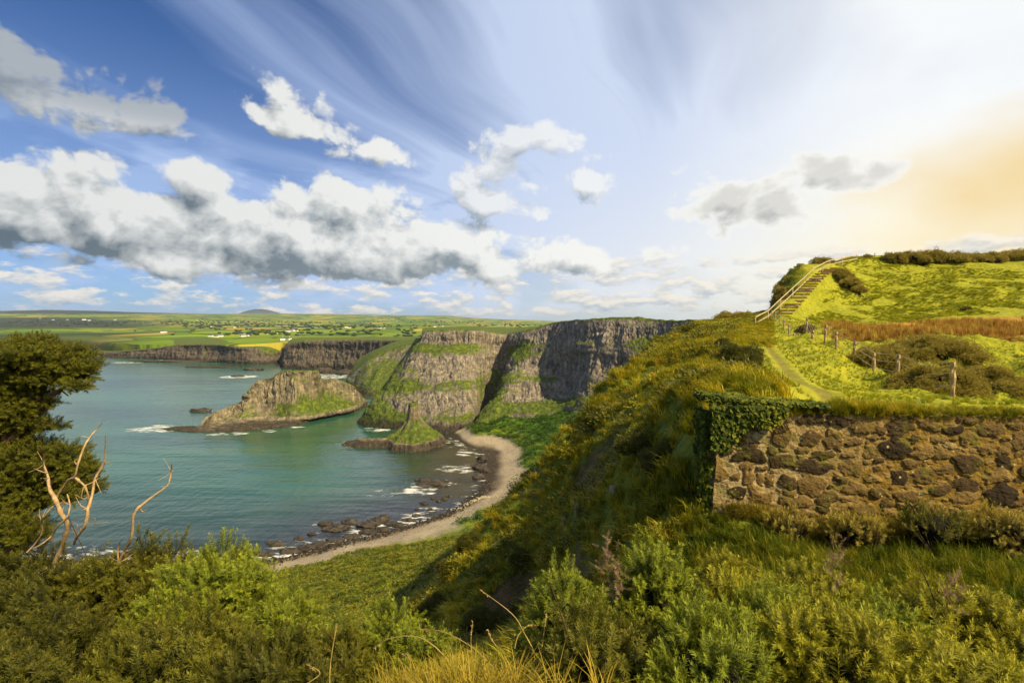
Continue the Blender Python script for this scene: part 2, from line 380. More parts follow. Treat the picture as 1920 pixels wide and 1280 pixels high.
dm, rr = tdom(CT[:, 0], CT[:, 1]); val = (CT[:, 2]-H)/(rr+1.0)
K = np.sqrt(((dm[:, None]-dm[None])**2).sum(-1)+0.0016)
A = np.block([[K + np.eye(len(K))*0.0015*-1, np.c_[np.ones(len(K)), dm]], [np.c_[np.ones(len(K)), dm].T, np.zeros((3, 3))]])
W = np.linalg.solve(A, np.r_[val, 0, 0, 0])
def ground_raw(x, y):
    x = np.asarray(x, float); y = np.asarray(y, float); sh = x.shape; x = x.ravel(); y = y.ravel()
    o = np.empty(len(x))
    for i in range(0, len(x), 60000):
        q, r = tdom(x[i:i+60000], y[i:i+60000])
        k = np.sqrt(((q[:, None]-dm[None])**2).sum(-1)+0.0016)
        o[i:i+60000] = (k@W[:-3] + W[-3] + q@W[-2:])*(r+1.0)+H
    pxx = x/np.maximum(y, .1)*960+960; cap = H+(604-np.interp(pxx, [1200, 1300, 1345, 1370, 1400, 1425, 1440], [607, 605, 601, 597, 592, 588, 586]))/960*y
    t = sstep(1453, 1441, pxx+2.5*vnoise(y/4, x/9))*(y > 86); o = np.where((y > 86) & (o > cap), o*(1-t)+cap*t, o)
    return o.reshape(sh)
def seg_dist(x, y, pts):
    best = np.full(np.shape(x), 1e9)
    for (ax, ay), (bx, by) in zip(pts[:-1], pts[1:]):
        vx, vy = bx-ax, by-ay; t = np.clip(((x-ax)*vx+(y-ay)*vy)/(vx*vx+vy*vy+1e-9), 0, 1)
        best = np.minimum(best, np.hypot(x-ax-t*vx, y-ay-t*vy))
    return best
PATH = [P(px, py, d)[:2] for px, py, d in ((1600, 775, 9.5), (1560, 755, 12.8), (1510, 722, 18), (1470, 690, 25), (1440, 655, 36), (1420, 635, 50), (1418, 618, 68), (1424, 608, 80))]
def ground(x, y, fine=True):
    z = ground_raw(x, y); r = np.hypot(x, y)
    land = sstep(1.0, 9.0, z)
    slope = sstep(H+1.0, H-6.0, z+0*r)*sstep(2, 14, r)
    amp = (0.10+0.02*np.minimum(r, 60))*land
    pd = seg_dist(x, y, PATH); keep = 0.12+0.88*sstep(0.6, 3.5, pd)
    keep = keep*(0.25+0.75*sstep(6, 14, r))
    z = z + keep*amp*(fbm(x/7.0, y/7.0, oct=3, seed=3)*0.9*(0.35+slope*1.1) + 0.5*fbm(x/1.9, y/1.9, oct=3, seed=5)*(0.4+slope))
    steep = slope*(r < 75)*sstep(6, 14, r)*land
    z = z + steep*keep*((0.35+0.040*np.minimum(r, 50))*fbm(x/4.2, y/4.2, oct=3, seed=14, ridged=True) + 0.5*fbm(x/11, y/11, oct=2, seed=15)*np.minimum(r, 40)/25)
    # terracettes on the hill
    hill = sstep(H+0.5, H+4, z)*sstep(70, 90, r)
    w = fbm(x/9, y/9, oct=2, seed=9)
    z = z + hill*(0.34*np.sin((z*2.6+w*6.0)) + 0.55*fbm(x/3.2, y/3.2, oct=3, seed=10))
    z = z + (1-land)*0.25*fbm(x/6, y/6, oct=3, seed=12)
    z = z - 0.06*(1-sstep(0.1, 0.4, pd))*(r > 9)
    return z

NT_, NR = 900, 760
th = np.linspace(R(-86), R(86), NT_); lr = np.exp(np.linspace(math.log(0.7), math.log(520), NR))
TH, LR = np.meshgrid(th, lr, indexing='ij'); X = LR*np.sin(TH); Y = LR*np.cos(TH)
Z = ground(X, Y)
xf, yf, zf, rf = X.ravel(), Y.ravel(), Z.ravel(), LR.ravel()
pdist = seg_dist(xf, yf, PATH)
wn = fbm(xf/14, yf/14, oct=4, seed=21)
sand = sstep(5.2, 3.4, zf+wn*1.2)*(rf > 100)
wet = sstep(1.7, 0.5, zf + 0.7*wn)
lush = sstep(1.0, 2.5, 0)+0*rf
lush = np.clip(sstep(2.2, 1.0, pdist)*0.85*(rf > 11) + sstep(H-3.2, H-0.5, zf)*(rf > 30)*(rf < 110)*sstep(-0.3, 0.5, wn)*0.75*sstep(35/60., 0.75, xf/np.maximum(yf, 1)*1.2), 0, 1)
beachgreen = (rf > 100)*sstep(9.5, 5.5, zf)*sstep(3.8, 4.8, zf+wn*1.2)
lush = np.clip(lush + beachgreen*0.4*np.clip(0.6+fbm(xf/6, yf/6, oct=3, seed=29), 0, 1), 0, 1)
hillg = sstep(H+0.3, H+2, zf)*(rf > 78); lush = np.maximum(lush, hillg*(0.45+0.5*fbm(xf/6, yf/6, oct=3, seed=31)))
sx = xf/np.maximum(yf, .5); px_land = sx*960+960
red = sstep(48, 54, yf)*sstep(82, 76, yf)*sstep(0.58, 0.68, sx+0.08*wn)*sstep(-0.5, -0.1, fbm(xf/10, yf/5, oct=3, seed=33))*(zf < H+0.8)
lush = lush*(1-red*0.9)
soil = np.clip(sstep(0.34, 0.10, pdist)*0.5*(rf > 9.5)*(rf < 62) + 0.95*sstep(0.24, 0.44, fbm(xf/3.5, yf/3.5, zf/3.5, oct=4, seed=35))*sstep(H-3, H-7, zf)*(rf > 9)*(rf < 60), 0, 1)
warm = sstep(215, 150, rf)
plat = sstep(-30, 10, px_land-np.interp(yf, [9.5, 12.8, 18, 25, 36, 50, 80], [1600, 1560, 1510, 1470, 1440, 1420, 1424]))*(yf > 9.5)*(yf < 120); lush = np.maximum(lush, plat*0.7*(1-red)*(1-sand))
land_o = struct(mesh_np('ground', np.stack([xf, yf, zf], 1), gridF(NT_, NR)[:, ::-1], dict(sand=sand, wet=wet*sand, lush=lush, red=red, soil=soil, warm=warm), mat=M_TERR))

# ------------------------------------------------------------------ sea
def mat_sea():
    m, nt, b, out = material('sea_water', 0.16, 0.5)
    p, nrm = npos(nt)
    n1 = nnoise(nt, nmap(nt, p, scale=(0.35, 1, 1), rot=(0, 0, R(-12))), 0.012, 4, 0.55)
    deep = nramp(nt, n1, [(0.35, (0.008, 0.052, 0.030)), (0.65, (0.032, 0.120, 0.066))])
    sh = nattr(nt, 'shallow')
    col = nmix(nt, sh, deep, nramp(nt, nnoise(nt, p, 0.05, 4, 0.6), [(0.3, (0.010, 0.009, 0.007)), (0.7, (0.042, 0.035, 0.026))]))
    f = nattr(nt, 'foam'); fn = nnoise(nt, nmap(nt, p, scale=(0.5, 1.2, 1)), 0.22, 6, 0.68)
    foam = (f + (fn-0.5)*3.0).step(0.66, 1.12)*f.step(0.02, 0.2)
    col = nmix(nt, foam, col, (0.62, 0.62, 0.58))
    nt.links.new(col.s, b.inputs['Base Color'])
    nt.links.new((foam*0.6+0.16).s, b.inputs['Roughness'])
    sw = nmap(nt, p, rot=(0, 0, R(20)), scale=(1, 0.35, 1))
    h = nnoise(nt, sw, 0.30, 4, 0.6)*0.8 + nnoise(nt, nmap(nt, p, rot=(0, 0, R(-8)), scale=(0.25, 1, 1)), 0.05, 3, 0.55)*2.6
    nbump(nt, b, h, 0.55, 0.9)
    return m
M_SEA = mat_sea()
SHORE = [G(px, py)[:2] for px, py in ((-900, 1052), (-100, 1050), (250, 1050), (400, 1060), (500, 1050), (600, 1026), (700, 1002), (790, 976), (850, 953), (885, 928), (908, 900), (912, 870), (895, 843), (862, 826))]
ROCK_AT = []   # (x, y, radius, foam) filled before the sea is meshed
def sea_mesh():
    n1, n2 = 420, 520
    th = np.linspace(R(-75), R(60), n1); r = np.exp(np.linspace(math.log(90), math.log(2200), n2))
    TH, LR = np.meshgrid(th, r, indexing='ij'); x = (LR*np.sin(TH)).ravel(); y = (LR*np.cos(TH)).ravel()
    gz = ground_raw(x, y); gz = np.where(LR.ravel() < 500, gz, -20)
    sd_ = seg_dist(x, y, SHORE)
    shallow = np.maximum(sstep(-4.5, -0.3, gz)*sstep(70, 15, sd_)*0.85, sstep(95, 8, sd_)*0.95*(1-sstep(0, 80, x*-1-60)*0.4))
    foam = np.maximum(sstep(24, 3, sd_)*0.76*sstep(0.0, 12, -x-22), sstep(7, 1, sd_)*0.62)
    wob = fbm(x/18, y/18, oct=3, seed=41)
    for (rx, ry, rad, fo) in ROCK_AT:
        dd = np.hypot((x-rx)*0.8, y-ry)-rad
        foam = np.maximum(foam, fo*sstep(rad*0.9+5, 0, dd+wob*rad*0.5))
    return struct(mesh_np('sea', np.stack([x, y, 0*x], 1), gridF(n1, n2)[:, ::-1], dict(shallow=shallow, foam=foam), mat=M_SEA))

# ------------------------------------------------------------------ lofted cliffs
def cat_rom(Q, n):
    """Catmull-Rom through the first axis of Q to n samples"""
    m = len(Q); t = np.linspace(0, m-1, n); i = np.minimum(t.astype(int), m-2); f = (t-i)[:, None, None]
    g = lambda k: Q[np.clip(k, 0, m-1)]
    p0, p1, p2, p3 = g(i-1), g(i), g(i+1), g(i+2)
    ln = lambda q: np.linalg.norm(q, axis=-1, keepdims=True)+1e-6
    def tg(a, b, c): # tangent kept short next to a short chord, so that a cliff edge does not bulge out
        t_ = (c-a)/2; l_ = 1.3*np.minimum(ln(b-a)+(ln(b-a) < 1e-3)*1e3, ln(c-b)+(ln(c-b) < 1e-3)*1e3); return t_*np.minimum(1, l_/ln(t_))
    m1, m2 = tg(p0, p1, p2), tg(p1, p2, p3)
    return (2*f**3-3*f**2+1)*p1+(f**3-2*f**2+f)*m1+(-2*f**3+3*f**2)*p2+(f**3-f**2)*m2
def loft(name, cols, nu, nv, mat, edge=2, big=4.0, small=1.2, colm=1.4, csz=3.2, seed=0, green=None, rows_w=None, darkz=6.0, lin=False, colrows=None):
    Q = np.array(cols, float)
    S = cat_rom(Q, nu); S = cat_rom(S.transpose(1, 0, 2), nv).transpose(1, 0, 2)
    du = np.gradient(S, axis=0); dv = np.gradient(S, axis=1); N = np.cross(du, dv); N /= (np.linalg.norm(N, axis=-1, keepdims=True)+1e-9)
    x, y, z = S[..., 0], S[..., 1], S[..., 2]
    v = np.broadcast_to(np.linspace(0, 1, nv)[None], x.shape); k = len(cols[0])-1
    face = sstep((edge-0.5)/k, (edge+0.15)/k, v)           # 0 on the plateau behind the edge
    cm = np.ones_like(v)
    if colrows is not None:
        cm = 0*v+0.25
        for a, b_ in colrows: cm = np.maximum(cm, sstep(a-0.03, a+0.02, v)*sstep(b_+0.04, b_-0.02, v))
    c1 = fbm(x/csz, y/csz, z/(csz*9)+fbm(x/9, y/9, z/9, oct=2, seed=seed+4)*0.3, oct=3, rough=0.6, seed=seed+1, ridged=True)
    rib = fbm(x/(csz*4.2), y/(csz*4.2), z/(csz*22), oct=2, seed=seed+8, ridged=True)
    led = fbm(x/60, y/60, z/7, oct=3, rough=0.6, seed=seed+2)
    D = big*fbm(x/38, y/38, z/38, oct=3, seed=seed) + face*(colm*cm*c1 + colm*1.5*cm*rib + small*led*(1.2-cm*0.5) + small*fbm(x/7, y/7, z/7, oct=4, rough=0.6, seed=seed+3))
    fac = face*0.98+0.02; fac = fac*(0.35+0.65*sstep(edge/k, (edge+0.8)/k, v))
    S2 = S + N*(D*fac)[..., None]
    # crumbly edge
    S2[..., 2] += (1-np.abs(v*k-edge).clip(0, 1))*1.1*fbm(x/5, y/5, oct=4, seed=seed+6)
    at = dict(green=np.clip((1-cm)*0.7 + (1-face)*1.6 + (0 if green is None else green(S[..., 0], S[..., 1], S[..., 2], v)), -1, 1).ravel(),
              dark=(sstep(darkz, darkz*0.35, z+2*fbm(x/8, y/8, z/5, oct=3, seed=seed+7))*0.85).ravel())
    return mesh_np(name, S2.reshape(-1, 3), gridF(nu, nv), at, mat=mat)
def plate(px, z, d): # point on a level z at pixel column px and distance d
    return ((px-960)/960*d, d, z)
def col(pl, *rows, below=-6):
    """plateau point, then face rows as pixels, then a row under water/ground"""
    e = P(*rows[0]); pts = [plate(*pl), (e[0]*1.03, e[1]*1.03, e[2]+0.3)] + [P(*r) for r in rows]
    a = pts[-1]; pts.append((a[0], a[1]-1.5, min(a[2]-5, below) if below is not None else a[2]-5)); return pts
main = [
    col((815, 62, 900), (812, 624, 620), (806, 642, 610), (790, 680, 590), (770, 715, 570), (740, 735, 560)),
    col((792, 70, 800), (791, 623, 450), (784, 645, 445), (742, 695, 428), (698, 745, 412), (666, 793, 405)),
    col((830, 72, 800), (830, 620, 434), (818, 645, 429), (785, 700, 404), (755, 755, 386), (738, 806, 378)),
    col((870, 73, 800), (868, 620, 430), (862, 645, 425), (850, 700, 396), (838, 760, 376), (820, 814, 366)),
    col((900, 73, 800), (900, 621, 432), (894, 645, 428), (888, 700, 402), (890, 755, 384), (882, 806, 378)),
    col((925, 72, 800), (924, 625, 452), (925, 648, 452), (922, 690, 446), (908, 750, 436), (900, 780, 434)),
    col((955, 71, 800), (953, 627, 455), (952, 650, 452), (948, 690, 446), (934, 740, 438), (912, 775, 436)),
    col((985, 73, 800), (982, 622, 428), (978, 650, 418), (958, 692, 402), (926, 746, 386), (890, 795, 368)),
    col((1010, 74, 800), (1010, 616, 418), (1010, 650, 406), (1000, 690, 396), (980, 742, 380), (960, 778, 364)),
    col((1045, 76, 800), (1045, 606, 402), (1045, 645, 392), (1048, 690, 386), (1050, 735, 375), (1052, 778, 350)),
    col((1100, 77, 800), (1100, 601, 366), (1100, 640, 358), (1105, 690, 350), (1105, 735, 341), (1108, 772, 318)),
    col((1160, 78, 800), (1160, 598, 348), (1160, 645, 340), (1165, 695, 333), (1170, 745, 325), (1178, 790, 307)),
    col((1215, 78, 800), (1212, 599, 337), (1216, 640, 329), (1226, 690, 323), (1232, 740, 318), (1243, 800, 303)),
    col((1300, 78, 700), (1262, 603, 321), (1282, 642, 311), (1300, 690, 305), (1310, 740, 303), (1322, 800, 297)),
    col((1380, 79, 500), (1330, 603, 295), (1340, 650, 290), (1350, 690, 285), (1350, 740, 280), (1350, 800, 275)),
]
def gmain(x, y, z, v):
    px = x/y*960+960
    g = 0.9*np.exp(-((px-(985-(72-z)*1.35))/26)**2)*(z < 66) + 0.35*np.exp(-((px-905)/22)**2)*(z < 60) + 0.5*sstep(800, 740, px) + 0.35*sstep(1130, 1230, px)*sstep(50, 62, z)
    return g - 0.55*np.exp(-((z-50)/9)**2)*sstep(1010, 1060, px) - 0.6*np.exp(-((px-945)/20)**2)*(z > 30)
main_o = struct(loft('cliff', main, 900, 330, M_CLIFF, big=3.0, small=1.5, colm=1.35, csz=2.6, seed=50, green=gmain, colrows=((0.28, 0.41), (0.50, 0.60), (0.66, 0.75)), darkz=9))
# spur behind the headland
spur = [
    col((800, 58, 760), (800, 640, 640), (800, 660, 630), (800, 700, 610), (800, 730, 600)),
    col((745, 52, 760), (742, 652, 650), (735, 672, 640), (730, 705, 600), (725, 750, 540)),
    col((705, 40, 760), (697, 671, 655), (690, 690, 640), (692, 720, 590), (690, 748, 535)),
    col((680, 30, 760), (668, 697, 660), (664, 708, 650), (668, 722, 620), (672, 741, 561)),
    col((665, 20, 760), (656, 708, 680), (652, 713, 670), (651, 718, 660), (652, 722, 650)),
    col((680, 10, 800), (670, 706, 760), (665, 707, 755), (662, 708, 750), (660, 708, 740)),
]
struct(loft('cliff', spur, 260, 160, M_CLIFF, big=4.0, small=2.0, colm=1.2, csz=4, seed=70, green=lambda x, y, z, v: 0.45+0*x, darkz=6))
# second cliff along the coast
sec = [
    col((560, 42, 1200), (552, 644, 1100), (548, 650, 1090), (545, 662, 1080), (543, 672, 1075)),
    col((545, 42, 1150), (536, 647, 930), (531, 658, 920), (528, 672, 915), (524, 685, 910)),
    col((570, 46, 1150), (563, 640, 890), (562, 655, 885), (560, 672, 880), (558, 692, 872)),
    col((620, 46, 1150), (618, 638, 880), (618, 654, 876), (618, 672, 872), (616, 691, 868)),
    col((680, 47, 1150), (680, 638, 850), (680, 654, 846), (680, 672, 842), (680, 695, 830)),
    col((740, 48, 1150), (735, 639, 800), (735, 656, 795), (735, 674, 790), (735, 698, 780)),
    col((800, 50, 1100), (795, 641, 740), (795, 660, 735), (795, 680, 730), (795, 700, 720)),
]
struct(loft('cliff', sec, 420, 120, M_FARC, big=5.0, small=2.0, colm=2.2, csz=5, seed=90, green=lambda x, y, z, v: -0.35+0*x, darkz=11))
third = [
    col((100, 12, 1500), (120, 664, 1260), (120, 666, 1255), (120, 667, 1250), (120, 668, 1245)),
    col((165, 14, 1500), (165, 663, 1210), (165, 665, 1205), (165, 667, 1203), (165, 668, 1200)),
    col((230, 24, 1500), (230, 658, 1170), (230, 662, 1165), (230, 666, 1163), (230, 669, 1150)),
    col((283, 28, 1500), (285, 653, 1130), (284, 659, 1125), (284, 665, 1122), (283, 671, 1120)),
    col((340, 34, 1500), (342, 646, 1090), (342, 655, 1086), (341, 665, 1084), (340, 675, 1078)),
    col((400, 34, 1500), (400, 646, 1050), (400, 657, 1046), (400, 667, 1042), (400, 679, 1030)),
    col((450, 35, 1500), (448, 651, 990), (448, 660, 985), (448, 670, 982), (450, 682, 976)),
    col((500, 34, 1500), (500, 652, 1000), (500, 662, 995), (500, 671, 992), (500, 682, 985)),
    col((540, 32, 1500), (530, 661, 1040), (531, 666, 1038), (532, 671, 1036), (532, 677, 1040)),
    col((560, 32, 1500), (540, 655, 1150), (540, 660, 1148), (540, 665, 1146), (540, 669, 1145)),
]
struct(loft('cliff', third, 420, 90, M_FARC, big=4.0, small=2.0, colm=2.2, csz=5, seed=110, green=lambda x, y, z, v: 0.9*sstep(455, 500, x/y*960+960)*sstep(10, 20, z)-0.3, darkz=9))

# ------------------------------------------------------------------ far country
RIDGE = np.array([(-900, 584), (-400, 582), (0, 583), (90, 581), (180, 583), (260, 586), (400, 589), (500, 588), (640, 589.5), (740, 591), (835, 592), (900, 597), (1000, 601), (1060, 603), (1400, 604), (2200, 604)], float)
def far_z(x, y):
    px = x/np.maximum(y, 1)*960+960; r = y
    ridge = np.interp(px, RIDGE[:, 0], RIDGE[:, 1])
    ds = np.array([650, 1000, 1500, 2300, 3500, 5000, 7500, 11000, 16000])
    left = np.array([664, 652, 636, 622, 611, 602, 593, 583, 590.])
    rgt = np.array([656, 643, 631, 619, 611, 606, 604, 603, 603.5])
    t = sstep(200, 640, px)
    pl = np.interp(np.log(r), np.log(ds), left); pr = np.interp(np.log(r), np.log(ds), rgt)
    py = pl*(1-t)+pr*t
    # lift the last rise to the skyline
    k = sstep(4200, 11000, r); py = py*(1-k) + ridge*k
    z = H - (py-604)/960*r*1.0
    z = z + sstep(1500, 5000, r)*r*0.0011*fbm(x/900, y/900, oct=4, seed=61) + 2.5*fbm(x/260, y/260, oct=3, seed=62)*sstep(900, 1600, r)
    return z
def mat_farm():
    m, nt, b, out = material('farmland', 0.9, 0.1)
    p, nrm = npos(nt)
    px_, py_, pz_ = nsep(nt, p)
    flat = nvec(nt, px_, py_, 0.0)
    wn = nnoise(nt, flat, 0.0016, 3, 0.5, color=True)
    w1 = nt.nodes.new('ShaderNodeVectorMath'); w1.operation = 'MULTIPLY_ADD'
    nt.links.new(wn.s, w1.inputs[0]); w1.inputs[1].default_value = (260, 260, 0); nt.links.new(flat.s, w1.inputs[2])
    q = nmap(nt, E(nt, w1.outputs[0]), rot=(0, 0, R(31)), scale=(1, 0.62, 1))
    colr = nvor(nt, q, 0.0052, 'F1', rand=0.85, out='Color', metric='CHEBYCHEV')
    r1, r2, r3 = nsep(nt, colr)
    edge = nvor(nt, q, 0.0052, 'DISTANCE_TO_EDGE', rand=0.85)
    f2 = nvor(nt, q, 0.0052, 'F2', rand=0.85, metric='CHEBYCHEV'); f1 = nvor(nt, q, 0.0052, 'F1', rand=0.85, metric='CHEBYCHEV')
    hedge = (f2-f1).step(0.055, 0.02)
    c = nramp(nt, r1, [(0.0, (0.050, 0.100, 0.007)), (0.3, (0.10, 0.175, 0.008)), (0.55, (0.19, 0.27, 0.008)), (0.75, (0.15, 0.18, 0.012)), (0.86, (0.36, 0.30, 0.04)), (1.0, (0.30, 0.21, 0.06))])
    n2 = nnoise(nt, flat, 0.012, 4, 0.6); c = nmix(nt, (n2-0.35)*0.8, c, nmix(nt, 0.5, c, (0.05, 0.07, 0.01)))
    c = nmix(nt, hedge*0.8, c, (0.014, 0.028, 0.008))
    moor_shade = nattr(nt, 'moor_shade'); c = nmix(nt, moor_shade, c, nramp(nt, n2, [(0.35, (0.016, 0.026, 0.012)), (0.65, (0.050, 0.056, 0.020))]))
    nt.links.new(c.s, b.inputs['Base Color']); return m
n1, n2 = 620, 420
th = np.linspace(R(-62), R(50), n1); r = np.exp(np.linspace(math.log(640), math.log(15500), n2))
TH, LR = np.meshgrid(th, r, indexing='ij'); x = (LR*np.sin(TH)).ravel(); y = (LR*np.cos(TH)).ravel(); z = far_z(x, y)
px = x/y*960+960
# keep the land behind its coast: sink whatever lies seaward of the cliff edges
coast = np.interp(px, [-900, 100, 165, 283, 340, 450, 530, 545, 563, 680, 740, 800, 1000, 1100, 1300], [1400, 1270, 1225, 1140, 1100, 1010, 1060, 960, 905, 865, 815, 760, 800, 800, 800])
z = np.where(px < 230, -2+(z+2)*sstep(coast, coast+sstep(230, 100, px)*500+20, y), z); z = np.where(y < coast, -15, z)
pyy = 604-(z-H)/y*960
nz = fbm(x/700, y/1500, oct=4, seed=66)  # left dark band is cloud shadow put into the field colour, beside moor
moor_shade = np.clip(sstep(340, 180, px+nz*160)*sstep(618, 612, pyy)*sstep(593, 597, pyy) + sstep(500, 300, px+nz*200)*sstep(589.5+2*nz, 587.5+2*nz, pyy)
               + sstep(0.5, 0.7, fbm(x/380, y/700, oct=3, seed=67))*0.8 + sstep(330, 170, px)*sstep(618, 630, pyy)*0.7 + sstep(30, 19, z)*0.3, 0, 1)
struct(mesh_np('farmland', np.stack([x, y, z], 1), gridF(n1, n2)[:, ::-1], dict(moor_shade=moor_shade), mat=mat_farm()))
# blue mountain
def mat_plain(name, colr, rough=0.9, n=0.2, scale=1.0, bump=0.0):
    m, nt, b, out = material(name, rough, 0.2); p, nrm = npos(nt); f = nnoise(nt, p, scale, 5, 0.6)
    c = nramp(nt, f, [(0.3, tuple(v*(1-n) for v in colr)), (0.7, tuple(v*(1+n) for v in colr))]); nt.links.new(c.s, b.inputs['Base Color'])
    if bump: nbump(nt, b, f, 0.8, bump)
    return m
g = np.linspace(-1, 1, 90); GX, GY = np.meshgrid(g, g, indexing='ij')
mx, my, mz = P(487, 579.5, 19000); hh = np.exp(-(np.abs(GX)*2.0)**2.0-(GY*2.0)**2)*(mz+60) - 60 + 25*fbm(GX*4, GY*4, oct=4, seed=5)
struct(mesh_np('mountain', np.stack([(mx+GX*2600).ravel(), (my+GY*2500).ravel(), hh.ravel()], 1), gridF(90, 90)[:, ::-1], mat=mat_plain('heather_mountain', (0.05, 0.06, 0.06), scale=0.002)))

#@@OBJECTS
# ------------------------------------------------------------------ foliage materials
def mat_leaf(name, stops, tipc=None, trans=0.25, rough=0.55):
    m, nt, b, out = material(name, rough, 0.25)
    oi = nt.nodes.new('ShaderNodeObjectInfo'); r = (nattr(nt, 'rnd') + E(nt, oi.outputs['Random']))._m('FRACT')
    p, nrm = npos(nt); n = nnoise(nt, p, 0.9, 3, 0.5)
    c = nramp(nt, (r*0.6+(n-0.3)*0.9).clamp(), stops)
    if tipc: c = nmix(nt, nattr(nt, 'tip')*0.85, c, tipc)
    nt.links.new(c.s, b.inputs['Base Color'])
    t = nt.nodes.new('ShaderNodeBsdfTranslucent'); nt.links.new(c.s, t.inputs[0])
    mx = nt.nodes.new('ShaderNodeMixShader'); mx.inputs[0].default_value = trans
    nt.links.new(b.outputs[0], mx.inputs[1]); nt.links.new(t.outputs[0], mx.inputs[2]); nt.links.new(mx.outputs[0], out.inputs[0])
    return m
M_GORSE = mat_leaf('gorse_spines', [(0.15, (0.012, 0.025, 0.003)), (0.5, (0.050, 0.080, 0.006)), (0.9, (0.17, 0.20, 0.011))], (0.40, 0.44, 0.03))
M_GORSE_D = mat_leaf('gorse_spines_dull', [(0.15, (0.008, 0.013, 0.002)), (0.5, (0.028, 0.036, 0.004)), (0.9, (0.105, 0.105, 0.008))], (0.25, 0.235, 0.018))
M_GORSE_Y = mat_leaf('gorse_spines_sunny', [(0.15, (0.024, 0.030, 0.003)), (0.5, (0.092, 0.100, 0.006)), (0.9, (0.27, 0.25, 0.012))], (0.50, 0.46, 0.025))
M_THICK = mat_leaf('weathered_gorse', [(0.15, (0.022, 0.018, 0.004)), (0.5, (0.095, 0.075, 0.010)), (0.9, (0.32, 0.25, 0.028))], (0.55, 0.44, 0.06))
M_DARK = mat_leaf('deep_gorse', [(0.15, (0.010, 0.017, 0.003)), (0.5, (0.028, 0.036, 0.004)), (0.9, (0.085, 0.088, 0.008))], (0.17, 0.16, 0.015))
M_BROWN = mat_leaf('dead_gorse', [(0.1, (0.12, 0.075, 0.035)), (0.9, (0.34, 0.23, 0.12))], None, 0.1)
M_PINE = mat_leaf('cypress_needles', [(0.15, (0.009, 0.017, 0.002)), (0.5, (0.034, 0.048, 0.004)), (0.9, (0.10, 0.108, 0.007))], (0.21, 0.20, 0.013))
M_GRASS = mat_leaf('grass_blades', [(0.1, (0.10, 0.125, 0.006)), (0.45, (0.27, 0.255, 0.009)), (0.75, (0.52, 0.40, 0.018)), (1.0, (0.58, 0.37, 0.05))], None, 0.35)
M_GRASSG = mat_leaf('green_grass_blades', [(0.1, (0.045, 0.075, 0.004)), (0.5, (0.14, 0.17, 0.007)), (0.9, (0.34, 0.28, 0.014))], None, 0.35)
M_LAWN = mat_leaf('sunny_turf', [(0.1, (0.15, 0.19, 0.008)), (0.5, (0.30, 0.32, 0.010)), (0.9, (0.50, 0.42, 0.02))], None, 0.35)
M_GOLD = mat_leaf('golden_grass', [(0.1, (0.15, 0.14, 0.008)), (0.5, (0.32, 0.24, 0.016)), (0.9, (0.52, 0.37, 0.04))], None, 0.4)
M_STRAW = mat_leaf('straw', [(0.1, (0.30, 0.20, 0.05)), (0.9, (0.50, 0.37, 0.13))], None, 0.2)
M_RUSH = mat_leaf('russet_rushes', [(0.1, (0.20, 0.085, 0.014)), (0.5, (0.40, 0.22, 0.034)), (0.9, (0.58, 0.44, 0.06))], None, 0.3)
M_IVY = mat_leaf('ivy_leaves', [(0.1, (0.022, 0.040, 0.003)), (0.5, (0.062, 0.090, 0.004)), (0.9, (0.26, 0.24, 0.012))], None, 0.3, 0.75)
M_FERN = mat_leaf('bracken', [(0.1, (0.040, 0.055, 0.006)), (0.45, (0.105, 0.135, 0.008)), (0.75, (0.24, 0.22, 0.012)), (1.0, (0.24, 0.13, 0.025))], None, 0.3)
M_BARK = mat_plain('bark', (0.085, 0.052, 0.026), 0.9, 0.5, 9.0, 0.02)
M_DEAD = mat_plain('bleached_wood', (0.36, 0.245, 0.125), 0.8, 0.45, 14.0, 0.01)
M_TWIG = mat_plain('twigs', (0.055, 0.036, 0.018), 0.9, 0.4, 6.0, 0.01)

# ------------------------------------------------------------------ mesh pieces
def frames(Dv, rng):
    Dv = Dv/(np.linalg.norm(Dv, axis=1, keepdims=True)+1e-9)
    a = rng.normal(size=Dv.shape); X1 = np.cross(Dv, a); X1 /= (np.linalg.norm(X1, axis=1, keepdims=True)+1e-9); Y1 = np.cross(Dv, X1)
    return np.stack([X1, Y1, Dv], -1)
def merge(proto, pos, Rm, scale, rng, rnd=None):
    """copies of a small mesh (V, F, tip) -> one big V, F, attrs"""
    V, F, tip = proto; n = len(pos); scale = np.asarray(scale, float)
    if scale.ndim == 1: scale = np.repeat(scale[:, None], 3, 1)
    W_ = np.einsum('nij,nvj->nvi', Rm, V[None]*scale[:, None, :]) + pos[:, None]
    FF = (F[None] + (np.arange(n)*len(V))[:, None, None]).reshape(-1, F.shape[1])
    rnd = rng.rand(n) if rnd is None else rnd
    return W_.reshape(-1, 3), FF, dict(rnd=np.repeat(rnd, len(V)), tip=np.tile(tip, n))
def join(parts):
    Vs, Fs, A = [], [], {}; o = 0
    for V, F, at in parts:
        Vs.append(V); Fs.append(F+o); o += len(V)
        for k, v in at.items(): A.setdefault(k, []).append(v)
    return np.concatenate(Vs), np.concatenate(Fs), {k: np.concatenate(v) for k, v in A.items()}
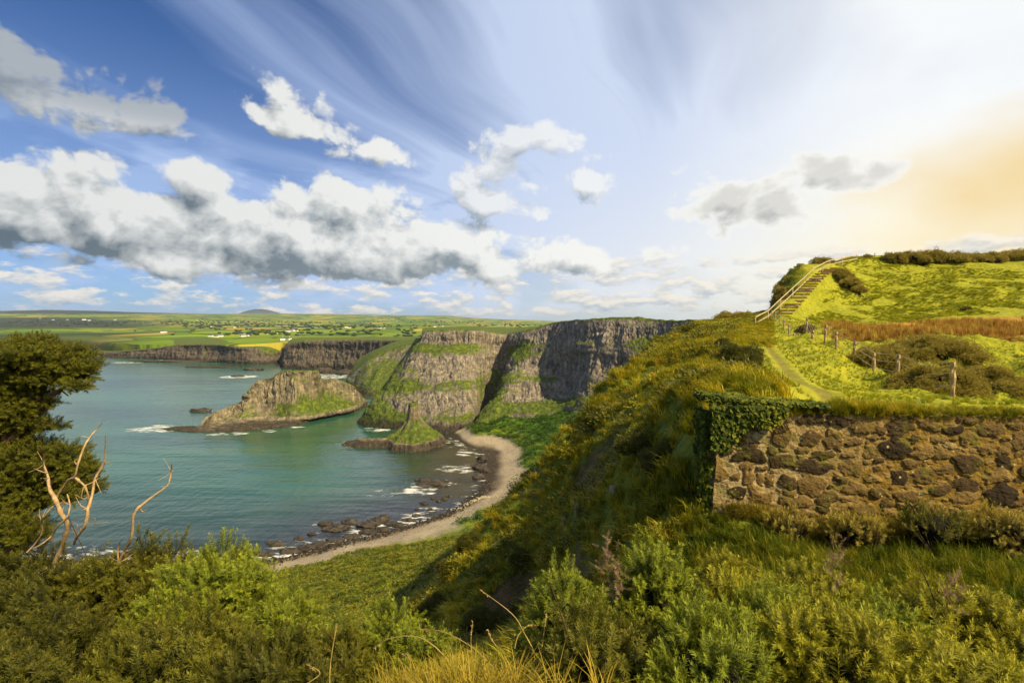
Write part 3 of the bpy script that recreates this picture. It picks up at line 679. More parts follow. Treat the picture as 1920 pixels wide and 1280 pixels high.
def shoot(n, rng, L=1.0, sl=0.20, sw=0.020, stem=0.012):
    """a gorse shoot along +z: a stem set with thin spines"""
    V, F, T = [], [], []
    for i in range(3):
        a = i*2.094; V += [(stem*math.cos(a), stem*math.sin(a), 0)]; T.append(0)
    V.append((0, 0, L)); T.append(0.7)
    F += [(0, 1, 3), (1, 2, 3), (2, 0, 3)]
    for i in range(n):
        h = L*(0.04+0.96*((i+rng.rand())/n)**0.9); a = rng.rand()*6.283
        up = 0.20+1.0*(h/L)**3+rng.rand()*0.35; d = np.array([math.cos(a), math.sin(a), up]); d /= np.linalg.norm(d)
        l = sl*(0.65+0.6*rng.rand())*(1.0-0.45*(h/L)**2); s = np.array([-math.sin(a), math.cos(a), rng.uniform(-.5, .5)])*sw*(0.7+0.6*rng.rand())
        b0 = np.array([0, 0, h]); k = len(V); m_ = b0+d*l*0.4
        V += [tuple(b0-s*0.5), tuple(m_+s), tuple(b0+d*l)]; T += [h/L*0.5, h/L*0.7, min(1, 0.25+0.8*h/L)]
        F.append((k, k+1, k+2))
    return np.array(V, float), np.array(F), np.array(T, float)
def spray(n, rng, leafw=0.16, leafl=0.5, spread=1.0):
    """a loose ball-ish cluster of small leaf faces, unit size"""
    V, F, T = [], [], []
    for i in range(n):
        d = rng.normal(size=3); d[2] = abs(d[2])*0.9+0.1; d /= np.linalg.norm(d); c = d*rng.rand()**0.6*spread*0.6
        s = np.cross(d, rng.normal(size=3)); s = s/np.linalg.norm(s)*leafw*(0.6+0.8*rng.rand()); e = d*leafl*(0.5+rng.rand()*0.7)
        k = len(V); V += [tuple(c-s*.5), tuple(c+e*.5+s*.6), tuple(c+e)]; T += [0.1, 0.4, 0.9]; F.append((k, k+1, k+2))
    return np.array(V, float), np.array(F), np.array(T, float)
def blades(n, rng, L=1.0, w=0.02, lean=0.5, spread=0.12, seg=3, bend=(1, 0)):
    """a tuft of arching grass blades, unit height; bend = direction they are combed towards"""
    V, F, T = [], [], []
    for i in range(n):
        a = rng.rand()*6.283; r0 = spread*math.sqrt(rng.rand()); base = np.array([r0*math.cos(a), r0*math.sin(a), 0])
        a2 = rng.rand()*6.283; hd = np.array([math.cos(a2)*0.6+bend[0]*0.7, math.sin(a2)*0.6+bend[1]*0.7, 0]); l = L*(0.5+0.6*rng.rand()); ln = lean*(0.4+rng.rand()*1.1)
        side = np.array([-hd[1], hd[0], 0]); side = side/(np.linalg.norm(side)+1e-6)*w*(0.6+0.7*rng.rand()); k = len(V)
        for j in range(seg+1):
            t = j/seg; p_ = base+np.array([0, 0, l*(t-0.38*ln*t*t)])+hd*l*ln*t*t
            if j < seg: V += [tuple(p_-side*(1-t*0.7)), tuple(p_+side*(1-t*0.7))]; T += [t, t]
            else: V.append(tuple(p_)); T.append(1.0)
        for j in range(seg-1): F += [(k+2*j, k+2*j+1, k+2*j+3), (k+2*j, k+2*j+3, k+2*j+2)]
        j = seg-1; F.append((k+2*j, k+2*j+1, k+2*j+2))
    return np.array(V, float), np.array(F), np.array(T, float)*0.6
def tube(paths, sides=6):
    """tapered tubes through (x, y, z, r) points"""
    Vs, Fs, o = [], [], 0
    for pts in paths:
        Q = np.array(pts, float); n = max(len(Q)*4, 6)
        Q = cat_rom(Q[:, None, :], n)[:, 0] if len(Q) > 2 else np.linspace(Q[0], Q[1], 3); n = len(Q)
        T = np.gradient(Q[:, :3], axis=0); T /= (np.linalg.norm(T, axis=1, keepdims=True)+1e-9)
        ref = np.array([0.31, 0.9, 0.2]); X1 = np.cross(T, ref); X1 /= np.linalg.norm(X1, axis=1, keepdims=True); Y1 = np.cross(T, X1)
        a = np.linspace(0, 2*math.pi, sides, endpoint=False)
        rr_ = Q[:, 3][:, None]*(1+0.22*np.sin(a*2+np.arange(n)[:, None]*1.7)+0.16*np.random.RandomState(n).normal(size=(n, sides)))
        ring = Q[:, None, :3] + (np.cos(a)[None, :, None]*X1[:, None]+np.sin(a)[None, :, None]*Y1[:, None])*rr_[..., None]
        Vs.append(ring.reshape(-1, 3))
        i = np.repeat(np.arange(n-1), sides); j = np.tile(np.arange(sides), n-1); j2 = (j+1) % sides
        Fs.append(np.stack([i*sides+j, i*sides+j2, (i+1)*sides+j2, (i+1)*sides+j], 1)+o)
        Vs.append(Q[[0, -1], :3]); c0 = o+n*sides
        cap = [(o+k, c0, c0, o+(k+1) % sides) for k in range(0)]
        o = c0+2
    return np.concatenate(Vs), np.concatenate(Fs)
def box_vf(cx, cy, cz, sx, sy, sz):
    V = np.array([(cx+i*sx/2, cy+j*sy/2, cz+k*sz/2) for i in (-1, 1) for j in (-1, 1) for k in (-1, 1)], float)
    F = np.array([(0, 1, 3, 2), (4, 6, 7, 5), (0, 4, 5, 1), (2, 3, 7, 6), (0, 2, 6, 4), (1, 5, 7, 3)])
    return V, F
def beam(a, b, w, h):
    """a squared beam from a to b"""
    a = np.array(a, float); b = np.array(b, float); t = b-a; L = np.linalg.norm(t); t /= L
    up = np.array([0, 0, 1.0]) if abs(t[2]) < 0.95 else np.array([0, 1.0, 0]); s = np.cross(t, up); s /= np.linalg.norm(s); u = np.cross(s, t)
    V = np.array([a+t*L*i+s*w/2*j+u*h/2*k for i in (0, 1) for j in (-1, 1) for k in (-1, 1)])
    return V, np.array([(0, 1, 3, 2), (4, 6, 7, 5), (0, 4, 5, 1), (2, 3, 7, 6), (0, 2, 6, 4), (1, 5, 7, 3)])
def joinvf(ps):
    Vs, Fs, o = [], [], 0
    for V, F in ps: Vs.append(V); Fs.append(F+o); o += len(V)
    return np.concatenate(Vs), np.concatenate(Fs)

def lobe_points(lobes, dens, rng, low=-0.25, inner=0.0):
    """points and outward directions on the skin of a union of ellipsoids"""
    Pn, Dn = [], []
    Lb = np.array(lobes, float)
    for i, (cx, cy, cz, rx, ry, rz) in enumerate(lobes):
        area = 4*math.pi*((((rx*ry)**1.6+(rx*rz)**1.6+(ry*rz)**1.6)/3)**(1/1.6)); n = max(4, int(area*dens))
        d = rng.normal(size=(n, 3)); d /= np.linalg.norm(d, axis=1, keepdims=True); d = d[d[:, 2] > low]
        k = 1-inner*rng.rand(len(d))**2
        wob = 1+0.26*vnoise(d[:, 0]*2.2+i*7, d[:, 1]*2.2, d[:, 2]*2.2, seed=i)
        p_ = np.array([cx, cy, cz])+d*np.array([rx, ry, rz])*(k*wob)[:, None]
        keep = np.ones(len(p_), bool)
        for j in range(len(lobes)):
            if j != i:
                q = (p_-Lb[j, :3])/Lb[j, 3:]; keep &= (q*q).sum(1) > 0.62
        nn = d/np.array([rx, ry, rz]); nn /= np.linalg.norm(nn, axis=1, keepdims=True)
        Pn.append(p_[keep]); Dn.append(nn[keep])
    return np.concatenate(Pn), np.concatenate(Dn)

RG = np.random.RandomState(5)
SHOOTS = [shoot(78, RG, sl=0.26, sw=0.022) for _ in range(4)]
SPRAYS = [spray(26, RG) for _ in range(3)]

def bush_lobes(c, w, h, n, rng, flat=1.0):
    """sub-clumps heaped into a rounded bush of half-width w and height h standing at c"""
    L = [(c[0], c[1], c[2]+h*0.40, w*0.66, w*0.66, h*0.42)]
    for i in range(n):
        a = rng.rand()*6.283; r = w*(0.25+0.6*rng.rand()); t = 1-(r/w)**2*0.75
        s = w*(0.11+0.17*rng.rand()); L.append((c[0]+r*math.cos(a), c[1]+r*math.sin(a), c[2]+h*t*(0.45+0.38*rng.rand()), s, s, s*flat*(0.75+0.3*rng.rand())))
    return L
def gorse(c, w, h, rng, mat, dens=280, sl=0.19, n=14, name='gorse_bush', low=-0.2, dead=0):
    """close-up gorse: stems plus a skin of spiny shoots; c is the point on the ground"""
    L = bush_lobes(c, w, h, n, rng)
    parts = []
    p_, d = lobe_points(L, dens, rng, low, inner=0.38)
    up = np.array([0, 0, 1.0]); dr = d*0.95+up*0.5+rng.normal(size=d.shape)*0.38
    s = sl*(0.55+0.8*rng.rand(len(p_))); p_ = p_-dr/np.linalg.norm(dr, axis=1, keepdims=True)*s[:, None]*0.55
    which = rng.randint(0, len(SHOOTS), len(p_))
    for k in range(len(SHOOTS)):
        m_ = which == k
        if m_.sum(): parts.append(merge(SHOOTS[k], p_[m_], frames(dr[m_], rng), s[m_], rng))
    V, F, at = join(parts)
    root = empty(name, c)
    o = mesh_np('foliage', V-np.array(c), F, at, smooth=False, mat=mat, parent=root)
    br = []
    for l in L[:12]:
        e = np.array(l[:3]); b_ = np.array(c)+rng.normal(size=3)*np.array([.12, .12, 0]); mid = (b_+e)/2+rng.normal(size=3)*0.08
        br.append([(*(b_-c), 0.025), (*(mid-c), 0.016), (*(e-c), 0.006)])
        for q in range(3):
            e2 = e+rng.normal(size=3)*np.array(l[3:])*0.7; br.append([(*(mid-c), 0.010), (*((mid+e2)/2-c+rng.normal(size=3)*0.04), 0.007), (*(e2-c), 0.003)])
    V, F = tube(br, 5); mesh_np('stem', V, F, mat=M_TWIG, parent=root)
    # a near-black core: its colour stands in for the shade between the shoots
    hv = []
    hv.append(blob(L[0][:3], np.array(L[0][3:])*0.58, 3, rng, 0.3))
    V, F = joinvf(hv); mesh_np('shade_core', V-np.array(c), F, dict(rnd=rng.rand(len(V))), mat=M_CORE_SHADE, parent=root)
    return root
def ico(sub):
    import bmesh
    bm = bmesh.new(); bmesh.ops.create_icosphere(bm, subdivisions=sub, radius=1.0)
    V = np.array([v.co[:] for v in bm.verts]); F = np.array([[v.index for v in f.verts] for f in bm.faces]); bm.free(); return V, F
ICO = {k: ico(k) for k in (1, 2, 3, 4)}
def blob(c, r, sub, rng, amp=0.25):
    V, F = ICO[sub]; o = rng.rand()*50
    k = 1+amp*fbm(V[:, 0]*1.8+o, V[:, 1]*1.8, V[:, 2]*1.8, oct=3)
    return V*k[:, None]*np.asarray(r)+np.asarray(c), F
M_CORE_SHADE = mat_plain('core_shade', (0.011, 0.011, 0.004), 0.95, 0.5, 20.0, 0.03)  # near-black: shade inside bushes and tree put into the colour

def shrub(c, w, h, rng, mat, dens=60, leaf=0.12, n=12, name='shrub', flat=0.7, dep=None, lobes=None, stretch=(1, 1)):
    """a bush seen from a distance: heaped clumps of small leaf sprays on short stems"""
    L = lobes or bush_lobes((0, 0, 0), w, h, n, rng, flat)
    L = [(l[0]*stretch[0], l[1]*stretch[1], l[2], l[3]*stretch[0]**.5, l[4]*stretch[1]**.5, l[5]) for l in L]
    p_, d = lobe_points(L, dens, rng, -0.45, 0.2); dr = d+np.array([0, 0, 0.45])+rng.normal(size=d.shape)*0.3
    s = leaf*(0.6+0.8*rng.rand(len(p_))); parts = []
    st_ = rng.rand(len(p_)) < 0.22; push = np.where(st_, np.minimum(rng.exponential(0.07, len(p_))*w, 0.16*w), 0)
    tw = fbm(p_[:, 0]/w*3.1+c[0], p_[:, 1]/w*3.1, p_[:, 2]/w*3.1, oct=3, seed=5)
    p_ = p_ + d*(push + 0.16*w*tw)[:, None]
    kp = tw > -0.42; p_, d, dr, s = p_[kp], d[kp], dr[kp], s[kp]
    which = rng.randint(0, 3, len(p_))
    for k in range(3):
        m_ = which == k
        if m_.sum(): parts.append(merge(SPRAYS[k], p_[m_], frames(dr[m_], rng), s[m_], rng))
    V, F, at = join(parts); root = empty(name, c)
    mesh_np('foliage', V, F, at, smooth=False, mat=mat, parent=root)
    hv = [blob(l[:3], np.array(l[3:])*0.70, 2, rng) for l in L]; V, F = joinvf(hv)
    mesh_np('shade_core', V, F, mat=M_CORE_SHADE, parent=root)  # dark cores, painted shade behind the leaves
    br = [[(0, 0, -0.25*h, 0.05*w), (l[0]*0.5, l[1]*0.5, l[2]*0.5, 0.03*w), (l[0], l[1], l[2], 0.012*w)] for l in L[:7]]
    V, F = tube(br, 5); mesh_np('stem', V, F, mat=M_TWIG, parent=root)
    return root

# ------------------------------------------------------------------ scattering of uncountable cover
def instancer(name, pts, rot, scl, protos, mat, label, cat):
    me = bpy.data.meshes.new(name); me.vertices.add(len(pts)); me.vertices.foreach_set('co', np.asarray(pts, np.float32).ravel())
    a = me.attributes.new('rot', 'FLOAT_VECTOR', 'POINT'); a.data.foreach_set('vector', np.asarray(rot, np.float32).ravel())
    scl = np.asarray(scl, np.float32); scl = np.repeat(scl[:, None], 3, 1) if scl.ndim == 1 else scl
    a = me.attributes.new('scl', 'FLOAT_VECTOR', 'POINT'); a.data.foreach_set('vector', scl.ravel())
    o = bpy.data.objects.new(name, me); C.objects.link(o)
    ng = bpy.data.node_groups.new(name, 'GeometryNodeTree')
    ng.interface.new_socket('Geometry', in_out='INPUT', socket_type='NodeSocketGeometry'); ng.interface.new_socket('Geometry', in_out='OUTPUT', socket_type='NodeSocketGeometry')
    gi = ng.nodes.new('NodeGroupInput'); go = ng.nodes.new('NodeGroupOutput')
    iop = ng.nodes.new('GeometryNodeInstanceOnPoints'); jn = ng.nodes.new('GeometryNodeJoinGeometry')
    for V, F, T in protos:
        po = mesh_np(name+'_piece', V, F, dict(tip=T, rnd=RG.rand(len(V))*0.12), smooth=False, mat=mat, link=False)
        oi = ng.nodes.new('GeometryNodeObjectInfo'); oi.inputs['Object'].default_value = po; oi.inputs['As Instance'].default_value = True
        ng.links.new(oi.outputs['Geometry'], jn.inputs[0])
    ng.links.new(gi.outputs[0], iop.inputs['Points']); ng.links.new(jn.outputs[0], iop.inputs['Instance']); iop.inputs['Pick Instance'].default_value = True
    ri = ng.nodes.new('FunctionNodeRandomValue'); ri.data_type = 'INT'; ri.inputs[4].default_value = 0; ri.inputs[5].default_value = len(protos)-1
    ng.links.new(ri.outputs[2], iop.inputs['Instance Index'])
    for an, sock in (('rot', 'Rotation'), ('scl', 'Scale')):
        na = ng.nodes.new('GeometryNodeInputNamedAttribute'); na.data_type = 'FLOAT_VECTOR'; na.inputs[0].default_value = an
        ng.links.new(na.outputs[0], iop.inputs[sock])
    ng.links.new(iop.outputs[0], go.inputs[0])
    md = o.modifiers.new('scatter', 'NODES'); md.node_group = ng
    return stuff(o, label, cat)
def sample_ground(n, r0, r1, a0, a1, rng, keep=None, power=2.0):
    """points on the near land between two radii and bearings (degrees)"""
    r = (r0**power+(r1**power-r0**power)*rng.rand(n))**(1/power); a = R(a0)+(R(a1)-R(a0))*rng.rand(n)
    x, y = r*np.sin(a), r*np.cos(a); z = ground(x, y)
    if keep is not None:
        k = keep(x, y, z, rng); x, y, z = x[k], y[k], z[k]
    return np.stack([x, y, z], 1)
def yaw(n, rng, c=0.0, s=3.14): 
    return np.stack([rng.normal(size=n)*0.08, rng.normal(size=n)*0.08, c+rng.uniform(-s, s, n)], 1)
def zg(x, y): return float(ground(np.array([x]), np.array([y]))[0])

# ------------------------------------------------------------------ the island, the pinnacle rock and rocks in the water
def at_level(px, py, z): return G(px, py, z)
def icol(rpx, rpy, fpx, fpy, spx, spy, fz=4.0, back=22, set_=16, top=6):
    set_ = set_*0.62
    f = at_level(fpx, fpy, fz); s = at_level(spx, spy, 0.0)
    r = P(rpx, rpy, f[1]+set_); rb = (r[0]+1, r[1]+top, r[2]-0.5)
    m = P(rpx*0.55+fpx*0.45, rpy*0.52+fpy*0.48, f[1]+set_*0.62)
    return [(rb[0], rb[1]+back, -5), ((rb[0]), rb[1]+back*0.55, max(rb[2]*0.45, 0.3)), rb, r, m, f, (s[0], s[1]+1.5, min(fz*0.5, 1.8)), s, (s[0], s[1]-1, -5)]
isl = [
    icol(306, 803, 306, 804, 306, 805, 0.3, 2, 0.6, 0.4),
    icol(335, 799, 335, 801, 335, 808, 1.5, 4, 2, 2),
    icol(372, 796, 374, 800, 374, 812, 2, 8, 3, 3),
    icol(398, 773, 396, 793, 402, 812, 3, 14, 8, 6),
    icol(438, 758, 436, 788, 430, 811, 4, 20, 14, 8),
    icol(458, 747, 452, 786, 455, 809, 5, 20, 14, 6),
    icol(463, 731, 462, 785, 468, 808, 5, 20, 15, 6),
    icol(482, 716, 482, 783, 490, 806, 5, 22, 16, 6),
    icol(504, 709, 504, 782, 510, 804, 5, 22, 16, 6),
    icol(528, 698, 530, 783, 535, 801, 5, 22, 17, 6),
    icol(556, 697, 554, 785, 558, 797, 4.5, 22, 18, 6),
    icol(586, 698, 582, 784, 585, 790, 3.5, 20, 20, 5),
    icol(597, 713, 608, 778, 612, 783, 3.5, 18, 22, 4),
    icol(620, 710, 634, 774, 636, 778, 3.0, 18, 22, 4),
    icol(650, 720, 655, 770, 658, 774, 3.0, 16, 16, 4),
    icol(672, 734, 672, 764, 675, 768, 2.5, 12, 10, 3),
    icol(684, 752, 684, 758, 685, 761, 1.5, 6, 4, 2),
]
def gisl(x, y, z, v):
    px = x/y*960+960
    return 0.75*np.exp(-((px-(570+(24-z)*3.0))/42)**2)*sstep(28, 20, z)*sstep(3, 7, z)*sstep(545, 560, px) + 0.30*sstep(585, 640, px)*sstep(20, 28, z) + 0.25*sstep(27, 33, z) - 0.4*sstep(520, 480, px) - 1.8*sstep(6.5, 4.5, z)
o = loft('sea_stack', isl, 460, 230, M_ISLE, edge=1, big=1.6, small=1.2, colm=1.7, csz=2.3, seed=130, green=gisl, colrows=((0.35, 0.53),), darkz=5.0)
tag(o, 'rocky islet of golden basalt columns with a low dark shelf running out left', 'sea stack')

def rockfield(name, c, rad, hfun, n, mat, seed, parent=None):
    g = np.linspace(-1, 1, n); GX, GY = np.meshgrid(g, g, indexing='ij'); rr_ = np.sqrt(GX**2+GY**2)
    k = np.where(rr_ > 1e-6, np.maximum(np.abs(GX), np.abs(GY))/np.maximum(rr_, 1e-6), 1); ux, uy = GX*k, GY*k   # square to disc
    x, y = ux*rad[0], uy*rad[1]; z = hfun(x, y, np.hypot(ux, uy))
    at = dict(green=-1.8*sstep(4.8, 3.6, z).ravel()+0*z.ravel(), dark=sstep(4.5, 3.0, z).ravel()*0.8)
    return mesh_np(name, np.stack([x, y, z], -1).reshape(-1, 3), gridF(n, n)[:, ::-1], at, mat=mat, parent=parent)
# pinnacle
pc = P(777, 822, 336); pc = (pc[0], pc[1], 0)
def hp(x, y, u):
    a = np.arctan2(y, x); w = 1+0.28*fbm(np.cos(a)*2.5, np.sin(a)*2.5, oct=4, rough=0.6, seed=3)
    r = np.hypot(x*1.0, y*0.9)/w
    prof = np.interp(r, [0, 2.2, 3.4, 4.3, 5.4, 8, 11, 14.5, 17, 18.5, 21], [26.5, 26.2, 25, 17.5, 15.6, 11.6, 8.6, 6.0, 4.3, 1.5, -4])
    arm = 4.5-((x+26)/20)**2*3.5-((y+4)/6.5)**2*3.5
    rim = np.interp(np.hypot(x, y)*(1+0.25*fbm(np.cos(a)*3+4, np.sin(a)*3, oct=4, rough=0.6, seed=13)), [0, 15, 19, 24], [3.5, 2.6, 0.8, -4])
    z = np.maximum(np.maximum(prof, arm), rim)
    z = np.where(z > -3, z+1.5*fbm(x/3.5, y/3.5, z/6, oct=5, rough=0.6, seed=4), z)
    return np.where(u > 0.985, -5, z)
root = empty('pinnacle_rock', pc); tag(root, 'small grassy cone with a stubby rock pillar on top, beside the beach', 'rock')
M_PIN = mat_cliff('pinnacle_rock', 1.0, (1.1, 1.0, 0.75))
rockfield('mound', pc, (48, 26), hp, 230, M_PIN, 1, root)
V, F = [], []
n1_, n2_ = 40, 40; hh_ = np.linspace(13.5, 27.3, n1_); aa = np.linspace(0, 2*math.pi, n2_, endpoint=False)
AA, HH = np.meshgrid(aa, hh_, indexing='ij')
rad = (4.9-0.14*(HH-13.5))*(1+0.16*fbm(np.cos(AA)*3, np.sin(AA)*3, HH/9, oct=3, seed=7))*np.clip((27.9-HH)/1.6, 0.05, 1)**0.5
V = np.stack([rad*np.cos(AA)-0.5, rad*np.sin(AA), HH+0.3*fbm(AA*2, HH, oct=2, seed=8)], -1).reshape(-1, 3)
i = np.repeat(np.arange(n2_), n1_-1); j = np.tile(np.arange(n1_-1), n2_); i2 = (i+1) % n2_
mesh_np('pillar', V, np.stack([i*n1_+j, i2*n1_+j, i2*n1_+j+1, i*n1_+j+1], 1), dict(green=np.full(len(V), -0.5)+sstep(25, 27, V[:, 2])*1.6, dark=np.zeros(len(V))), mat=M_PIN, parent=root)
ROCK_AT.append((pc[0]-40, pc[1]-4, 8, 0.55))

def rock(name, c, r, rng, mat, sub=3, amp=0.45):
    V, F = blob((0, 0, 0), r, sub, rng, amp)
    sd__ = rng.randint(99); V[:, 2] += 0.55*r[2]*fbm(V[:, 0]/r[0]*3, V[:, 1]/r[0]*3, oct=4, rough=0.6, seed=sd__, ridged=True); V[:, :2] *= (1+0.28*fbm(V[:, 0]/r[0]*2.5, V[:, 1]/r[1]*2.5, oct=3, seed=sd__+1))[:, None]
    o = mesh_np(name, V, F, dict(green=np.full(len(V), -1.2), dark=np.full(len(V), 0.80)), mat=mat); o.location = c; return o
def rock_px(px, py, w, h, label, foam=0.7, deep=0.35, group=None, name='sea_rock', mat=None, fr=None):
    c = G(px, py); k = c[1]/960; r = (w*k, max(w*k*deep, h*k*1.2), h*k*2.0)
    o = rock(name, (c[0], c[1], 0.0), r, RG, mat or M_CLIFF, 4 if w > 20 else 3); tag(o, label, 'rock', group)
    if foam: ROCK_AT.append((c[0], c[1], (fr or w*k*0.55), foam))
    return o
rock_px(476, 693.5, 17, 2.0, 'small dark hump of rock in open water left of the islet top', 0.45)
rock_px(446, 706, 13, 1.2, 'low rock awash in a white streak of foam beside the islet', 0.95, fr=14)
rock_px(325, 678.5, 78, 1.6, 'long low black reef below the far left cliffs', 0.7, 0.10, fr=8)
rock_px(400, 688.5, 50, 0.9, 'thin dark reef lying just under the far dark cliff', 0.35, 0.12, fr=6)
rock_px(610, 700, 22, 4.2, 'flat topped black rock between the islet and the second cliff, left of a gap', 0.7, 0.5, fr=20)
rock_px(645, 702, 17, 4.0, 'flat topped black rock right of the gap beside the brown spur', 0.7, 0.5, fr=16)
rock_px(812, 907, 30, 2.6, 'brown weedy rocks awash in the middle of the bay', 0.5, 0.5, fr=7)
rock_px(790, 900, 14, 1.8, 'smaller brown rock left of the weedy rocks in the bay', 0.35, 0.5)
rock_px(378, 771, 20, 2.4, 'low black spur of rock sticking out left behind the islet shelf', 0.6, 0.3)
for k, (px_, py_, w_) in enumerate(((905, 862, 9), (900, 878, 13), (912, 885, 10), (898, 895, 12))):
    rock_px(px_, py_, w_, 3.5, 'black rock in the heap at the curve of the sandy shore', 0.0, 0.8, 'black rocks heaped at the curve of the shore', 'shore_rock')
ROCK_AT.append((*G(855, 878)[:2], 6, 0.75)); ROCK_AT.append((*G(790, 918)[:2], 4, 0.9)); ROCK_AT.append((*G(725, 922)[:2], 5, 0.6))
for fx, fy, fr in ((290, 803, 9), (318, 806, 4), (400, 815, 3), (425, 812, 3), (452, 812, 3), (505, 808, 2.5), (558, 800, 2), (710, 806, 5), (700, 803, 3), (630, 706, 22), (580, 702, 12), (300, 676, 14), (245, 679, 18), (880, 850, 3)):
    ROCK_AT.append((*G(fx, fy)[:2], fr, 0.85))
for px_, py_, w_, h_ in ((632, 990, 24, 2.6), (610, 982, 15, 2), (655, 978, 16, 2.2), (690, 984, 22, 2.6), (712, 976, 16, 3), (735, 982, 15, 2.2), (520, 1022, 13, 3), (508, 1018, 8, 2), (545, 1034, 18, 2.6), (575, 1028, 18, 2.8), (600, 1022, 18, 2.4), (628, 1014, 16, 2.2), (660, 1006, 16, 2.2), (690, 998, 16, 2.2), (716, 994, 14, 2.2), (745, 985, 14, 2.0), (765, 976, 12, 2.2), (780, 968, 8, 2), (498, 1040, 16, 3), (470, 1036, 14, 3), (275, 1038, 26, 3), (240, 1040, 20, 2.6), (795, 944, 7, 1.6), (822, 940, 5, 1.5), (812, 935, 4, 1.3), (833, 936, 6, 1.6), (840, 930, 4, 1.2), (806, 955, 5, 1.4), (782, 955, 5, 1.2), (722, 968, 9, 1.6), (585, 1002, 8, 1.6), (560, 1010, 9, 1.6)):
    rock_px(px_, py_, w_, h_, 'dark rock awash at the near edge of the bay', 0.55 if px_ < 760 else 0.0, 0.6, 'dark rocks along the near shore of the bay', 'shore_rock')

# pale stones strewn on the beach
def strew(n, line, spread, rng, smin, smax):
    out_ = []
    for i in range(n):
        k = rng.rand()*(len(line)-1); a, b_ = line[int(k)], line[int(k)+1]; t = k-int(k)
        g_ = G(a[0]*(1-t)+b_[0]*t, a[1]*(1-t)+b_[1]*t, 1.5); x_, y_ = g_[0]+rng.normal()*spread, g_[1]+rng.normal()*spread
        out_.append((x_, y_, zg(x_, y_)+0.05, rng.uniform(smin, smax)))
    return np.array(out_)
PEB = [(V_*np.array([1, .8, .5]), F_, np.zeros(len(V_))) for V_, F_ in (blob((0, 0, 0), (1, 1, 1), 1, RG, 0.6) for _ in range(3))]
s_ = strew(260, [(855, 952), (880, 938), (905, 930), (925, 934)], 1.0, RG, 0.18, 0.5)
instancer('pale_stones', s_[:, :3], RG.rand(len(s_), 3)*3, s_[:, 3], PEB, mat_plain('pale_stone', (0.42, 0.36, 0.24), 0.9, 0.3), 'band of pale stones strewn along the beach above the waterline', 'stones')
s_ = strew(1500, [(500, 1055), (600, 1036), (700, 1010), (790, 985), (860, 960), (910, 935), (950, 900), (950, 860), (900, 830)], 4.5, RG, 0.10, 0.32)
s2 = strew(700, [(470, 1050), (520, 1046), (600, 1026), (700, 1002), (790, 977), (850, 953), (888, 926), (908, 900)], 2.2, RG, 0.2, 0.75)
instancer('boulders', s2[:, :3], RG.rand(len(s2), 3)*3, s2[:, 3], PEB, mat_plain('dark_boulder', (0.030, 0.025, 0.019), 0.7, 0.5), 'dark weedy boulders crowding the waterline of the beach', 'stones')
instancer('shingle', s_[:, :3], RG.rand(len(s_), 3)*3, s_[:, 3], PEB, mat_plain('shingle_stone', (0.24, 0.18, 0.11), 0.9, 0.5), 'brown shingle scattered over the curved beach', 'stones')

# ------------------------------------------------------------------ farmhouses and woods beyond the bay
def on_farm(px, py):
    r = np.exp(np.linspace(math.log(950), math.log(12000), 900)); x_ = (px-960)/960*r; z_ = far_z(x_, r); pp = 604-(z_-H)/r*960
    i = np.argmin(np.abs(pp-py)); return x_[i], r[i], z_[i]
M_WHITE = mat_plain('whitewash', (0.80, 0.78, 0.72), 0.8, 0.03); M_SLATE = mat_plain('slate_roof', (0.10, 0.10, 0.11), 0.7, 0.2)
def house():
    V, F = box_vf(0, 0, 2.2, 15, 8, 4.8); root = empty('farmhouse')
    mesh_np('wall', V, F, smooth=False, mat=M_WHITE, parent=root)
    V = np.array([(-7.8, -4.4, 4.62), (7.8, -4.4, 4.62), (7.8, 4.4, 4.62), (-7.8, 4.4, 4.62), (-7.8, 0, 7.6), (7.8, 0, 7.6)], float)
    me_ = bpy.data.meshes.new('roof'); me_.from_pydata(V.tolist(), [], [(0, 1, 5, 4), (2, 3, 4, 5), (0, 4, 3), (1, 2, 5), (3, 2, 1, 0)]); me_.materials.append(M_SLATE)
    rf = bpy.data.objects.new('roof', me_); C.objects.link(rf); rf.parent = root
    V, F = box_vf(5.5, 0, 8.0, 0.9, 0.9, 1.6); mesh_np('chimney', V, F, smooth=False, mat=M_WHITE, parent=rf)
    return root
def copy_tree(o, parent=None):
    c = o.copy(); C.objects.link(c); c.parent = parent
    for ch in [k for k in C.objects if k.parent == o]: copy_tree(ch, c)
    return c
h0 = house(); spots = [(100, 600, 1.4), (76, 597, 1), (127, 599.5, 1.2), (158, 600, 2.2), (168, 601, 1.6), (216, 600.5, 1.5), (463, 603, 1.2), (478, 604, 1.6), (490, 604, 1.2), (500, 605, 1), (370, 601, 1.2), (378, 602, 1), (395, 631, 1), (412, 631, 1.2), (405, 632, .8), (455, 631, 1.1), (463, 630, .9), (505, 626, 1.1), (512, 626, 1), (520, 625, 1), (540, 622, 1.3), (548, 621, 1.6), (556, 621, 1), (530, 638, 1.3), (540, 637, 1.1), (306, 623.5, 1.2), (310, 623, .9), (395, 613, 1), (440, 614, 1), (592, 614, 1.3), (600, 614, 1), (612, 613, 1), (650, 614, 1.3), (655, 615, 1), (712, 616, 1.2), (720, 616, 1), (745, 602, 1), (768, 598, 1), (815, 613, 1.2), (830, 612, 1), (960, 617, 1.2), (950, 616, 1), (612, 614.5, .8), (850, 606, 1), (880, 607, 1), (585, 613.5, .9)]
